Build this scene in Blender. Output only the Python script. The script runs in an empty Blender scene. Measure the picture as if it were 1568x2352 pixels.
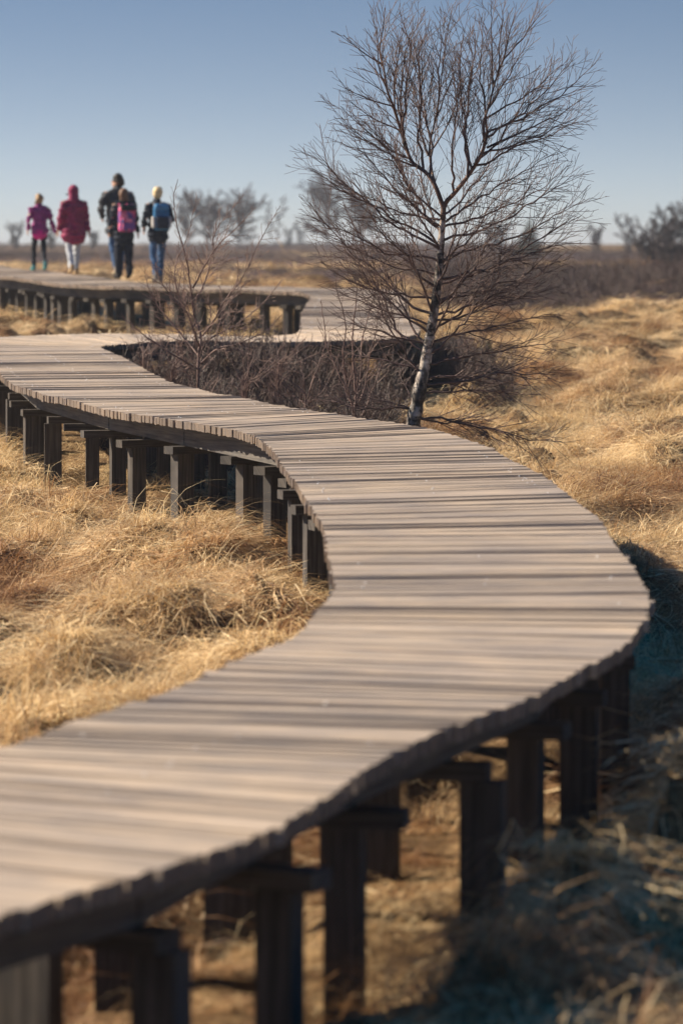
import bpy, bmesh, math, random
import numpy as np
from mathutils import Vector, Matrix, Euler

SC = bpy.context.scene
COL = SC.collection
R = math.radians
rng = np.random.default_rng(7)
random.seed(7)

# ------------------------------------------------------------------ camera, sky, sun, exposure
FPX = 8820.0          # focal length in units of a 1568 px wide picture
EYE = 2.35            # camera height; the deck lies 1.75 m below the lens and climbs gently
SLOPE = 160.0 / FPX
cam = bpy.data.cameras.new('camera')
cam.sensor_fit = 'VERTICAL'; cam.sensor_height = 36.0; cam.sensor_width = 24.0
cam.lens = FPX / 2352.0 * 36.0
cam.shift_y = -616.0 / 2352.0
cam.clip_start = 0.2; cam.clip_end = 12000
cam.dof.use_dof = True; cam.dof.focus_distance = 27.4; cam.dof.aperture_fstop = 3.1
camo = bpy.data.objects.new('camera', cam); COL.objects.link(camo)
camo.location = (0, 0, EYE); camo.rotation_euler = (R(90), 0, 0)
SC.camera = camo

SUN_EL, SUN_AZ = 33.0, -75.0          # azimuth from +Y, negative = left of the view
world = bpy.data.worlds.new('World'); SC.world = world; world.use_nodes = True
nt = world.node_tree; nt.nodes.clear()
wo = nt.nodes.new('ShaderNodeOutputWorld'); bg = nt.nodes.new('ShaderNodeBackground')
sky = nt.nodes.new('ShaderNodeTexSky'); sky.sky_type = 'NISHITA'; sky.sun_disc = False
sky.sun_elevation = R(SUN_EL); sky.sun_rotation = R(SUN_AZ)
sky.altitude = 700; sky.air_density = 1.0; sky.dust_density = 1.0; sky.ozone_density = 1.0
tc = nt.nodes.new('ShaderNodeTexCoord'); mp = nt.nodes.new('ShaderNodeMapping')
mp.vector_type = 'POINT'; mp.inputs['Scale'].default_value = (1, 1, 5.5); mp.inputs['Location'].default_value = (0, 0, 0.045)
nrm = nt.nodes.new('ShaderNodeVectorMath'); nrm.operation = 'NORMALIZE'
nt.links.new(tc.outputs['Generated'], mp.inputs['Vector'])
nt.links.new(mp.outputs['Vector'], nrm.inputs[0]); nt.links.new(nrm.outputs[0], sky.inputs['Vector'])
hs = nt.nodes.new('ShaderNodeHueSaturation'); hs.inputs['Hue'].default_value = 0.495
sxz = nt.nodes.new('ShaderNodeSeparateXYZ'); smr = nt.nodes.new('ShaderNodeFloatCurve')      # pale near the horizon, clear blue overhead
cv = smr.mapping.curves[0]; smr.mapping.use_clip = False
cv.points[0].location = (0.0, 0.18); cv.points[1].location = (1.0, 1.0)
for q in ((0.07, 0.48), (0.16, 0.66), (0.5, 0.95)): cv.points.new(*q)
smr.mapping.update()
dbl = nt.nodes.new('ShaderNodeMath'); dbl.operation = 'MULTIPLY'; dbl.inputs[1].default_value = 2.0
nt.links.new(tc.outputs['Generated'], sxz.inputs[0]); nt.links.new(sxz.outputs['Z'], smr.inputs['Value']); nt.links.new(smr.outputs[0], dbl.inputs[0]); nt.links.new(dbl.outputs[0], hs.inputs['Saturation'])
nt.links.new(sky.outputs[0], hs.inputs['Color']); nt.links.new(hs.outputs[0], bg.inputs['Color']); bg.inputs['Strength'].default_value = 0.064
nt.links.new(bg.outputs[0], wo.inputs['Surface'])

sl = bpy.data.lights.new('sun', 'SUN'); sl.energy = 5.0; sl.angle = R(0.53); sl.color = (1.0, 0.84, 0.64)
slo = bpy.data.objects.new('sun', sl); COL.objects.link(slo)
sdir = Vector((math.sin(R(SUN_AZ)) * math.cos(R(SUN_EL)), math.cos(R(SUN_AZ)) * math.cos(R(SUN_EL)), math.sin(R(SUN_EL))))
slo.rotation_euler = sdir.to_track_quat('Z', 'Y').to_euler(); slo.location = (-20, 0, 30)

SC.view_settings.view_transform = 'Standard'; SC.view_settings.look = 'None'
SC.view_settings.exposure = 0.85; SC.view_settings.gamma = 1.0; SC.view_settings.use_curve_mapping = False
SC.render.engine = 'CYCLES'
SC.cycles.use_denoising = True
SC.cycles.use_adaptive_sampling = True; SC.cycles.adaptive_threshold = 0.02
SC.cycles.max_bounces = 6; SC.cycles.transparent_max_bounces = 4; SC.cycles.diffuse_bounces = 2; SC.cycles.glossy_bounces = 2
SC.cycles.transmission_bounces = 2
SC.cycles.sample_clamp_indirect = 4.0

# ------------------------------------------------------------------ helpers
def tag(o, label=None, cat=None, group=None, kind=None):
    if label: o['label'] = label
    if cat: o['category'] = cat
    if group: o['group'] = group
    if kind: o['kind'] = kind
    return o

def empty(name, loc=(0, 0, 0), rz=0.0):
    o = bpy.data.objects.new(name, None); COL.objects.link(o)
    o.location = loc; o.rotation_euler = (0, 0, rz); o.empty_display_size = 0.2
    return o

def link_mesh(name, me, mat=None, parent=None):
    o = bpy.data.objects.new(name, me); COL.objects.link(o)
    if mat and not me.materials: me.materials.append(mat)
    if parent: o.parent = parent
    return o

def np_mesh(name, verts, faces, smooth=False, attrs=None, uv=None):
    """verts (N,3), faces list of equal-length index arrays or list of arrays"""
    me = bpy.data.meshes.new(name)
    verts = np.asarray(verts, dtype=np.float32)
    if isinstance(faces, np.ndarray): faces = [faces]
    faces = [np.asarray(f, dtype=np.int32) for f in faces if len(f)]
    me.vertices.add(len(verts)); me.vertices.foreach_set('co', verts.ravel())
    lv = np.concatenate([f.ravel() for f in faces])
    tot = np.concatenate([np.full(len(f), f.shape[1], dtype=np.int32) for f in faces])
    st = np.concatenate([[0], np.cumsum(tot)[:-1]]).astype(np.int32)
    me.loops.add(len(lv)); me.loops.foreach_set('vertex_index', lv)
    me.polygons.add(len(tot)); me.polygons.foreach_set('loop_start', st); me.polygons.foreach_set('loop_total', tot)
    me.polygons.foreach_set('use_smooth', np.full(len(tot), smooth, dtype=bool))
    if attrs:
        for k, v in attrs.items():
            a = me.attributes.new(k, 'FLOAT', 'POINT'); a.data.foreach_set('value', np.asarray(v, dtype=np.float32))
    if uv is not None:                      # per-vertex uv
        u = me.uv_layers.new(name='UVMap'); u.data.foreach_set('uv', np.asarray(uv, dtype=np.float32)[lv].ravel())
    me.update(calc_edges=True); me.validate()
    return me

def hash2(ix, iy, seed):
    n = (ix.astype(np.int64) * 374761393 + iy.astype(np.int64) * 668265263 + seed * 1442695041) & 0x7fffffff
    n = ((n ^ (n >> 13)) * 1274126177) & 0x7fffffff
    n = (n ^ (n >> 16)) & 0x7fffffff
    return (n % 1000003) / 1000003.0

def vnoise(x, y, seed=0):
    x = np.asarray(x, float); y = np.asarray(y, float)
    ix = np.floor(x); iy = np.floor(y); fx = x - ix; fy = y - iy
    fx = fx * fx * fx * (fx * (fx * 6 - 15) + 10); fy = fy * fy * fy * (fy * (fy * 6 - 15) + 10)
    a = hash2(ix, iy, seed); b = hash2(ix + 1, iy, seed); c = hash2(ix, iy + 1, seed); d = hash2(ix + 1, iy + 1, seed)
    return (a * (1 - fx) + b * fx) * (1 - fy) + (c * (1 - fx) + d * fx) * fy

def fbm(x, y, seed=0, o=3):
    s = 0; a = 0.5; t = 0
    for k in range(o):
        s = s + a * vnoise(x * 2 ** k, y * 2 ** k, seed + 17 * k); t += a; a *= 0.5
    return s / t

# ------------------------------------------------------------------ materials
def nodes_of(name):
    m = bpy.data.materials.new(name); m.use_nodes = True
    t = m.node_tree; b = t.nodes['Principled BSDF']
    return m, t, b

def N(t, kind, **kw):
    n = t.nodes.new(kind)
    for k, v in kw.items():
        if k in n.inputs: n.inputs[k].default_value = v
        else: setattr(n, k, v)
    return n

def ramp(t, stops, interp='LINEAR'):
    r = t.nodes.new('ShaderNodeValToRGB'); cr = r.color_ramp; cr.interpolation = interp
    while len(cr.elements) < len(stops): cr.elements.new(0.5)
    for e, (p, c) in zip(cr.elements, stops):
        e.position = p; e.color = (c[0], c[1], c[2], 1)
    return r

def mixc(t, a, b, fac, mode='MIX'):
    n = t.nodes.new('ShaderNodeMix'); n.data_type = 'RGBA'; n.blend_type = mode
    for s, v in ((0, fac), (6, a), (7, b)):
        if hasattr(v, 'links') or isinstance(v, bpy.types.NodeSocket): t.links.new(v, n.inputs[s])
        elif isinstance(v, (int, float)): n.inputs[s].default_value = v
        else: n.inputs[s].default_value = (v[0], v[1], v[2], 1)
    return n.outputs[2]

def wood_mat(name, light, mid, dark, rough=0.72, vscale=95, spec=0.35):
    """weathered timber: UV u runs along the grain (metres), attribute 'tone' per piece"""
    m, t, b = nodes_of(name)
    uv = N(t, 'ShaderNodeUVMap'); uv.uv_map = 'UVMap'
    mp = N(t, 'ShaderNodeMapping'); mp.inputs['Scale'].default_value = (2.2, vscale, 1)
    t.links.new(uv.outputs[0], mp.inputs[0])
    n1 = N(t, 'ShaderNodeTexNoise', Scale=1.0, Detail=5.0, Roughness=0.62)
    t.links.new(mp.outputs[0], n1.inputs['Vector'])
    mp2 = N(t, 'ShaderNodeMapping'); mp2.inputs['Scale'].default_value = (3.0, 9.0, 1)
    t.links.new(uv.outputs[0], mp2.inputs[0])
    n2 = N(t, 'ShaderNodeTexNoise', Scale=1.0, Detail=3.0, Roughness=0.5)
    t.links.new(mp2.outputs[0], n2.inputs['Vector'])
    gp = N(t, 'ShaderNodeNewGeometry'); n3 = N(t, 'ShaderNodeTexNoise', Scale=1.1, Detail=4.0, Roughness=0.6)      # damp and worn patches that run across boards
    t.links.new(gp.outputs['Position'], n3.inputs['Vector'])
    r3 = ramp(t, [(0.36, (0.74, 0.75, 0.80)), (0.62, (1.06, 1.03, 0.98))]); t.links.new(n3.outputs[0], r3.inputs[0])
    r1 = ramp(t, [(0.30, dark), (0.52, mid), (0.74, light)])
    t.links.new(n1.outputs[0], r1.inputs[0])
    at = N(t, 'ShaderNodeAttribute'); at.attribute_name = 'tone'
    mr = N(t, 'ShaderNodeMapRange'); mr.inputs['To Min'].default_value = 0.62; mr.inputs['To Max'].default_value = 1.22
    t.links.new(at.outputs['Fac'], mr.inputs[0])
    c = mixc(t, r1.outputs[0], mr.outputs[0], 1.0, 'MULTIPLY')
    r2 = ramp(t, [(0.32, (0.70, 0.72, 0.78)), (0.6, (1.05, 1.0, 0.94))])
    t.links.new(n2.outputs[0], r2.inputs[0])
    c = mixc(t, c, r2.outputs[0], 0.8, 'MULTIPLY')
    c = mixc(t, c, r3.outputs[0], 0.8, 'MULTIPLY')
    ae = N(t, 'ShaderNodeAttribute'); ae.attribute_name = 'endgrain'
    c = mixc(t, c, mixc(t, c, (0.40, 0.38, 0.38), 1.0, 'MULTIPLY'), ae.outputs['Fac'])
    t.links.new(c, b.inputs['Base Color'])
    b.inputs['Roughness'].default_value = rough; b.inputs['Specular IOR Level'].default_value = spec
    bp = N(t, 'ShaderNodeBump', Strength=0.5, Distance=0.004)
    t.links.new(n1.outputs[0], bp.inputs['Height']); t.links.new(bp.outputs[0], b.inputs['Normal'])
    return m

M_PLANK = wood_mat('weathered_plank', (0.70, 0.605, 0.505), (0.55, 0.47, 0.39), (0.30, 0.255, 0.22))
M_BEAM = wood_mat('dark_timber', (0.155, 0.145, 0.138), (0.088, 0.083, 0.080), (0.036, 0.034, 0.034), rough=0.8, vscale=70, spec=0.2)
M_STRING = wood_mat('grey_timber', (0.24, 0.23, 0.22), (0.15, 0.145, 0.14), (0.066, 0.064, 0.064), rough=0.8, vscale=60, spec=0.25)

def grass_mat(name, pale, mid, brown, transl=0.28):
    m, t, b = nodes_of(name)
    at = N(t, 'ShaderNodeAttribute'); at.attribute_name = 'tone'
    r1 = ramp(t, [(0.0, brown), (0.45, mid), (1.0, pale)])
    t.links.new(at.outputs['Fac'], r1.inputs[0])
    ai = N(t, 'ShaderNodeAttribute'); ai.attribute_type = 'INSTANCER'; ai.attribute_name = 'tint'
    r2 = ramp(t, [(0.0, (0.42, 0.29, 0.22)), (0.3, (0.80, 0.64, 0.52)), (0.55, (1.0, 0.96, 0.9)), (1.0, (1.16, 1.14, 1.06))])
    t.links.new(ai.outputs['Fac'], r2.inputs[0])
    c = mixc(t, r1.outputs[0], r2.outputs[0], 1.0, 'MULTIPLY')
    t.links.new(c, b.inputs['Base Color']); b.inputs['Roughness'].default_value = 0.55
    b.inputs['Specular IOR Level'].default_value = 0.4
    tr = N(t, 'ShaderNodeBsdfTranslucent'); t.links.new(c, tr.inputs['Color'])
    mx = N(t, 'ShaderNodeMixShader'); mx.inputs[0].default_value = transl
    t.links.new(b.outputs[0], mx.inputs[1]); t.links.new(tr.outputs[0], mx.inputs[2])
    t.links.new(mx.outputs[0], t.nodes['Material Output'].inputs['Surface'])
    return m

M_GRASS = grass_mat('dry_grass', (0.98, 0.84, 0.58), (0.60, 0.425, 0.23), (0.20, 0.108, 0.058), .32)
M_HEATH = grass_mat('heath_twig', (0.15, 0.11, 0.112), (0.075, 0.054, 0.058), (0.034, 0.026, 0.030), transl=0.05)

def twig_mat(name, col, col2, rough=0.6):
    m, t, b = nodes_of(name)
    tc = N(t, 'ShaderNodeTexCoord'); n = N(t, 'ShaderNodeTexNoise', Scale=9.0, Detail=2.0)
    t.links.new(tc.outputs['Object'], n.inputs['Vector'])
    r = ramp(t, [(0.35, col), (0.65, col2)]); t.links.new(n.outputs[0], r.inputs[0])
    t.links.new(r.outputs[0], b.inputs['Base Color']); b.inputs['Roughness'].default_value = rough
    b.inputs['Specular IOR Level'].default_value = 0.35
    return m

M_TWIG = twig_mat('birch_twig', (0.075, 0.048, 0.045), (0.17, 0.115, 0.105))
M_LIMB = twig_mat('birch_limb', (0.10, 0.055, 0.042), (0.25, 0.15, 0.11))
M_FARTWIG = twig_mat('far_twig', (0.075, 0.065, 0.075), (0.12, 0.10, 0.11), 0.9)
M_SHRUB = twig_mat('shrub_twig', (0.11, 0.066, 0.060), (0.24, 0.16, 0.14))
M_NEEDLE = twig_mat('spruce_needle', (0.025, 0.045, 0.035), (0.05, 0.075, 0.05), 0.7)
M_NEEDLE2 = twig_mat('young_needle', (0.05, 0.07, 0.015), (0.10, 0.11, 0.03), 0.7)

def bark_mat():
    m, t, b = nodes_of('birch_bark')
    tc = N(t, 'ShaderNodeTexCoord')
    mp = N(t, 'ShaderNodeMapping'); mp.inputs['Scale'].default_value = (13, 13, 17)
    t.links.new(tc.outputs['Object'], mp.inputs[0])
    n1 = N(t, 'ShaderNodeTexNoise', Scale=1.0, Detail=4.0, Roughness=0.6); t.links.new(mp.outputs[0], n1.inputs['Vector'])
    mp2 = N(t, 'ShaderNodeMapping'); mp2.inputs['Scale'].default_value = (14, 14, 5)
    t.links.new(tc.outputs['Object'], mp2.inputs[0])
    n2 = N(t, 'ShaderNodeTexNoise', Scale=1.0, Detail=3.0); t.links.new(mp2.outputs[0], n2.inputs['Vector'])
    r1 = ramp(t, [(0.44, (0.035, 0.03, 0.028)), (0.52, (0.36, 0.31, 0.27)), (0.72, (0.80, 0.74, 0.66))])
    t.links.new(n1.outputs[0], r1.inputs[0])
    r2 = ramp(t, [(0.46, (0.05, 0.045, 0.045)), (0.56, (1, 1, 1))]); t.links.new(n2.outputs[0], r2.inputs[0])
    c = mixc(t, r1.outputs[0], r2.outputs[0], 0.9, 'MULTIPLY')
    sx = N(t, 'ShaderNodeSeparateXYZ'); t.links.new(tc.outputs['Object'], sx.inputs[0])
    mr = N(t, 'ShaderNodeMapRange'); mr.inputs['From Min'].default_value = 1.9; mr.inputs['From Max'].default_value = 2.7
    t.links.new(sx.outputs['Z'], mr.inputs[0])
    c = mixc(t, c, (0.30, 0.16, 0.11), mr.outputs[0])
    t.links.new(c, b.inputs['Base Color']); b.inputs['Roughness'].default_value = 0.6
    bp = N(t, 'ShaderNodeBump', Strength=0.6, Distance=0.01); t.links.new(n1.outputs[0], bp.inputs['Height'])
    t.links.new(bp.outputs[0], b.inputs['Normal'])
    return m
M_BARK = bark_mat()

def ground_mat():
    m, t, b = nodes_of('moor_ground')
    g = N(t, 'ShaderNodeNewGeometry')
    n1 = N(t, 'ShaderNodeTexNoise', Scale=14.0, Detail=6.0, Roughness=0.7); t.links.new(g.outputs['Position'], n1.inputs['Vector'])
    r1 = ramp(t, [(0.3, (0.05, 0.033, 0.022)), (0.5, (0.14, 0.088, 0.045)), (0.72, (0.36, 0.25, 0.13))])
    t.links.new(n1.outputs[0], r1.inputs[0])
    at = N(t, 'ShaderNodeAttribute'); at.attribute_name = 'heath'
    n2 = N(t, 'ShaderNodeTexNoise', Scale=3.0, Detail=5.0, Roughness=0.7); t.links.new(g.outputs['Position'], n2.inputs['Vector'])
    r2 = ramp(t, [(0.3, (0.06, 0.042, 0.045)), (0.7, (0.13, 0.092, 0.09))]); t.links.new(n2.outputs[0], r2.inputs[0])
    c = mixc(t, r1.outputs[0], r2.outputs[0], at.outputs['Fac'])
    t.links.new(c, b.inputs['Base Color']); b.inputs['Roughness'].default_value = 0.95
    b.inputs['Specular IOR Level'].default_value = 0.1
    bp = N(t, 'ShaderNodeBump', Strength=0.8, Distance=0.03); t.links.new(n1.outputs[0], bp.inputs['Height'])
    t.links.new(bp.outputs[0], b.inputs['Normal'])
    return m
M_GROUND = ground_mat()

def plain_mat(name, col, rough=0.8, spec=0.2, vary=0.25, scale=18.0):
    m, t, b = nodes_of(name)
    tc = N(t, 'ShaderNodeTexCoord'); n = N(t, 'ShaderNodeTexNoise', Scale=scale, Detail=3.0)
    t.links.new(tc.outputs['Object'], n.inputs['Vector'])
    lo = [c * (1 - vary) for c in col]; hi = [min(1, c * (1 + vary)) for c in col]
    r = ramp(t, [(0.35, lo), (0.65, hi)]); t.links.new(n.outputs[0], r.inputs[0])
    t.links.new(r.outputs[0], b.inputs['Base Color']); b.inputs['Roughness'].default_value = rough
    b.inputs['Specular IOR Level'].default_value = spec
    return m

# ------------------------------------------------------------------ the course of the boardwalk (left and right edge, plan metres)
RUNGS = np.array([
 (-3.35,7.55,-2.25,6.75), (-2.62,8.60,-1.50,7.95), (-1.92,9.70,-.81,9.09), (-1.50,10.45,-.36,9.83), (-1.20,11.25,-.06,10.75),
 (-1.02,11.75,.11,11.45), (-.82,12.30,.33,12.08), (-.62,12.84,.57,12.62), (-.37,13.72,.81,13.36), (-.21,14.3,1.0,14.02),
 (-.10,15.2,1.20,15.1), (-.03,16.1,1.275,16.2), (-.065,17.7,1.275,17.8), (-.10,19.3,1.30,19.6), (-.22,21.1,1.20,21.6),
 (-.40,23.7,.97,24.1), (-.54,25.2,.66,26.0), (-.80,26.15,.22,27.05), (-1.22,27.1,-.13,27.85), (-1.70,28.4,-.46,28.98),
 (-2.22,30.3,-.87,30.5), (-2.78,32.4,-1.46,32.7), (-3.15,34.8,-1.86,35.1), (-3.55,37.3,-2.25,37.6), (-3.9,39.2,-2.42,38.6),
 (-3.72,40.9,-2.36,39.1), (-3.2,41.75,-2.25,39.5), (-2.7,42.3,-2.08,40.0), (-2.2,42.2,-1.8,40.4), (-1.5,42.05,-1.4,40.55),
 (-1.0,41.98,-.95,40.5), (-.62,42.1,-.1,40.6), (-.48,42.5,.7,41.3), (-.46,43.6,.88,43.1), (-.48,45.5,.86,45.4),
 (-.5,48.2,.84,48.2), (-.47,51.5,.88,51.7), (-.44,54.6,.95,55.0), (-.6,56.5,.75,57.7), (-1.1,57.25,-.35,58.75), (-1.9,57.9,-1.15,59.25),
 (-3.1,59.4,-2.1,60.5), (-4.3,61.3,-3.15,62.2), (-5.1,63.4,-3.85,64.1), (-5.8,65.7,-4.5,66.2), (-6.45,68.0,-5.12,68.5),
 (-7.4,71.5,-6.1,72.0), (-8.5,75.0,-7.25,75.6), (-9.8,78.5,-8.6,79.2)])

def catmull(P, n):
    P = np.vstack([2 * P[0] - P[1], P, 2 * P[-1] - P[-2]]); out = []
    for i in range(1, len(P) - 2):
        t = np.linspace(0, 1, n, endpoint=False)[:, None]
        a, b, c, d = P[i - 1], P[i], P[i + 1], P[i + 2]
        out.append(0.5 * ((2 * b) + (c - a) * t + (2 * a - 5 * b + 4 * c - d) * t ** 2 + (3 * b - a - 3 * c + d) * t ** 3))
    return np.vstack(out + [P[-2:-1]])
DENSE = catmull(RUNGS, 60)
k = np.ones(31) / 31                                   # soften corners
pad = np.vstack([np.repeat(DENSE[:1], 15, 0), DENSE, np.repeat(DENSE[-1:], 15, 0)])
DENSE = np.stack([np.convolve(pad[:, i], k, 'valid') for i in range(4)], 1)
CEN = 0.5 * (DENSE[:, :2] + DENSE[:, 2:])
SLEN = np.concatenate([[0], np.cumsum(np.linalg.norm(np.diff(CEN, axis=0), axis=1))])
STOT = SLEN[-1]
def edge_at(s):
    return np.array([np.interp(s, SLEN, DENSE[:, i]) for i in range(4)])      # Lx Ly Rx Ry
def deck_z(y): return EYE - 1.75 + SLOPE * y
def undul(s): return 0.022 * (vnoise(s / 2.3, s * 0 + 3.3, 5) - 0.5) * 2 + 0.012 * (vnoise(s / 0.8, s * 0 + 1.3, 6) - 0.5) * 2

# ------------------------------------------------------------------ the ground
PROF_Y = np.array([-60, 0, 55, 72, 100, 150, 220, 400, 800, 1500, 2600.])
def pz(ypx, Y): return EYE - (ypx - 560) * Y / FPX
PROF_Z = np.array([-1.1, -0.25, -0.22 + SLOPE * 55, pz(702, 72), pz(645, 100), pz(607, 150), pz(585, 220), pz(566, 400), pz(561, 800), EYE - .6, EYE - 6])
def base_z(y): return np.interp(y, PROF_Y, PROF_Z)

CSUB = CEN[::8]
def deck_dist(x, y):
    x = np.asarray(x); y = np.asarray(y); out = np.full(x.shape, 99.0)
    xf, yf = x.ravel(), y.ravel(); of = out.ravel()
    idx = np.where((yf > 4) & (yf < 84) & (xf > -13) & (xf < 6))[0]
    for c in range(0, len(idx), 20000):
        j = idx[c:c + 20000]
        d = np.hypot(xf[j, None] - CSUB[None, :, 0], yf[j, None] - CSUB[None, :, 1])
        of[j] = d.min(1)
    return of.reshape(x.shape)

def tussock(x, y):
    """hummocky moor surface, metres above the base"""
    a0 = vnoise(x / 0.52, y / 0.8, 11); a = vnoise((x - 0.30 * a0) / 0.52, y / 0.8, 11); a = np.clip((a - 0.38) / 0.62, 0, 1) ** 1.1
    b = vnoise(x / 0.42 + 7, y / 0.5, 12)
    c = vnoise(x / 2.7, y / 3.4, 13)
    h_ = np.clip((vnoise(x / 0.5 + 31, y / 0.75, 14) - .66) / .30, 0, 1)
    return 0.33 * a + 0.07 * (b - 0.5) + 0.16 * (c - 0.5) - 0.16 * h_

def bank(x, y):
    """shaggy bank of tussocks close along the near right edge of the deck"""
    sh = np.broadcast(x, y).shape; x = np.broadcast_to(x, sh).ravel(); y = np.broadcast_to(y, sh).ravel(); out = np.zeros(x.shape)
    i = np.where((y > 7) & (y < 20) & (x > -2) & (x < 3))[0]
    SUB = DENSE[::6]; c = 0.5 * (SUB[:, :2] + SUB[:, 2:]); rd = SUB[:, 2:] - c; hw = np.linalg.norm(rd, axis=1); rd = rd / hw[:, None]
    for k0 in range(0, len(i), 20000):
        j = i[k0:k0 + 20000]; d = np.hypot(x[j, None] - c[None, :, 0], y[j, None] - c[None, :, 1]); m = d.argmin(1)
        t = (x[j] - c[m, 0]) * rd[m, 0] + (y[j] - c[m, 1]) * rd[m, 1] - hw[m]
        amp = np.interp(y[j], [8, 9.6, 10.6, 11.9, 13.4, 16.3, 18.5], [.20, .30, .30, .12, .34, .34, .0])
        amp = amp * (.65 + .4 * vnoise(x[j] / .3, y[j] / .6, 55))
        out[j] = amp * np.where(t < .26, np.exp(-((t - .26) / .16) ** 2), np.exp(-((t - .26) / .42) ** 2))
    return out.reshape(sh)

def ground_z(x, y):
    x = np.asarray(x, float); y = np.asarray(y, float)
    fade = np.clip((240 - y) / 160, 0, 1)
    roll = 0.35 * (fbm(x / 30, y / 45, 21) - 0.5) * np.clip((y - 60) / 60, 0, 1) * np.clip((900 - y) / 600, 0, 1)
    z = base_z(y) + tussock(x, y) * fade + roll
    return z + bank(x, y)

def tangle(x, y):
    """low bramble-like tangle inside the boardwalk loop and beyond the birch"""
    n = fbm(x / 1.1, y / 1.6, 61, 2)
    a = np.clip((y - 29.4) / 1.6, 0, 1) * np.clip((41.2 - y) / .5, 0, 1) * np.clip((0.55 - x) / .4, 0, 1) * np.clip((x - np.interp(y, [28, 30, 33, 36, 38.5, 42], [-.2, -.75, -1.45, -1.95, -2.35, -2.35])) / .15, 0, 1)
    b = np.clip((y - 39.5) / 1.0, 0, 1) * np.clip((48 - y) / 2, 0, 1) * np.clip((x - .8) / .2, 0, 1) * np.clip((1.75 - x) / .3, 0, 1)
    return np.clip(np.maximum(a, b) * np.clip((n - .25) * 8, 0, 1), 0, 1)

def heath_amount(x, y):
    """where the ground is brown heath instead of straw"""
    x = np.asarray(x, float); y = np.asarray(y, float)
    n = fbm(x / 7 + 3, y / 16, 31, 3)
    far = np.clip((y - 66) / 10, 0, 1)
    v = np.clip((n - 0.47 - 0.09 * np.clip((1.5 - x) / 2, 0, 1) * np.clip((190 - y) / 40, 0, 1)) * 14, 0, 1) * far
    n2 = fbm(x / 22 + 9, y / 38, 33, 3)
    v2 = np.clip((n2 - 0.50) * 12, 0, 1) * np.clip((y - 110) / 20, 0, 1)
    jit = 6 * (fbm(x / 3, y / 9, 35, 2) - .5)
    right = np.clip((x - (0.2 + 0.01 * y)) / 1.2, 0, 1) * np.clip((y - 65 - jit) / 3, 0, 1) * np.clip((400 - y) / 8, 0, 1)
    strip = (np.clip((y - 122 - 2 * jit) / 4, 0, 1) * np.clip((172 + jit - y) / 4, 0, 1) + np.clip((y - 245) / 10, 0, 1)) * np.clip((x - .045 * y) * 2, 0, 1) * np.clip((.082 * y - x) * 2, 0, 1)
    return np.clip(np.maximum(np.maximum(np.maximum(v, v2), right) - strip, tangle(x, y)), 0, 1)

def build_ground():
    ys = np.concatenate([np.linspace(-40, 5, 30), np.linspace(5, 45, 330)[1:], np.linspace(45, 90, 230)[1:], np.geomspace(90, 2600, 170)[1:]])
    u = np.linspace(-1, 1, 281); u = np.sign(u) * (0.22 * np.abs(u) + 0.78 * np.abs(u) ** 4)
    Yg, Ug = np.meshgrid(ys, u, indexing='ij')
    Xg = Ug * (12 + 0.85 * np.maximum(Yg, 0))
    Zg = ground_z(Xg, Yg)
    dd = deck_dist(Xg, Yg)
    Zg = np.where(dd < 0.9, np.minimum(Zg, base_z(Yg) + 0.12), Zg)
    n0, n1 = Xg.shape
    idx = np.arange(n0 * n1).reshape(n0, n1)
    f = np.stack([idx[:-1, :-1], idx[:-1, 1:], idx[1:, 1:], idx[1:, :-1]], -1).reshape(-1, 4)
    me = np_mesh('ground', np.stack([Xg, Yg, Zg], -1).reshape(-1, 3), f, smooth=True, attrs={'heath': heath_amount(Xg, Yg).ravel()})
    tag(link_mesh('ground', me, M_GROUND), 'straw coloured moorland ground rising gently to the horizon', 'ground', kind='structure')
build_ground()

# ------------------------------------------------------------------ the boardwalk
BOX_F = np.array([[0, 1, 2, 3], [7, 6, 5, 4], [0, 4, 5, 1], [1, 5, 6, 2], [2, 6, 7, 3], [3, 7, 4, 0]])
boardwalk = empty('boardwalk', (0, 0, 0))
tag(boardwalk, 'winding boardwalk of weathered grey planks on posts across the moor', 'boardwalk')

def hexa(top4, h, along, tone, rs):
    """prism under the quad top4 (counter-clockwise); along=0: grain runs v0->v1, 1: v1->v2"""
    top4 = np.asarray(top4, float); bot = top4.copy(); bot[:, 2] -= h
    v = np.vstack([bot[::-1][[3, 2, 1, 0]], top4]) if False else np.vstack([top4, bot])
    faces = np.array([[0, 1, 2, 3], [7, 6, 5, 4], [0, 4, 5, 1], [1, 5, 6, 2], [2, 6, 7, 3], [3, 7, 4, 0]])
    ax = top4[1] - top4[0] if along == 0 else top4[2] - top4[1]
    ax = ax / np.linalg.norm(ax); up = np.array([0, 0, 1.]); sd = np.cross(up, ax); sd /= np.linalg.norm(sd)
    off = rs.random(2) * 40
    rel = v - top4[0]
    uv = np.stack([rel @ ax + off[0], rel @ sd - rel[:, 2] * 1.0 + off[1]], 1)
    return v, faces, uv, np.full(8, tone)

def hexa_mesh(name, pieces, ends=False):
    V, F, U, T = [], [], [], []; o = 0
    for v, f, u, t in pieces:
        V.append(v); F.append(f + o); U.append(u); T.append(t); o += len(v)
    me = np_mesh(name, np.vstack(V), np.vstack(F), attrs={'tone': np.concatenate(T)}, uv=np.vstack(U))
    if ends:                                # cut ends show dark end grain
        a = me.attributes.new('endgrain', 'FLOAT', 'FACE'); a.data.foreach_set('value', np.tile(np.array([0, 0, 0, 1, 0, 1], np.float32), len(pieces)))
    return me

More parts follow.
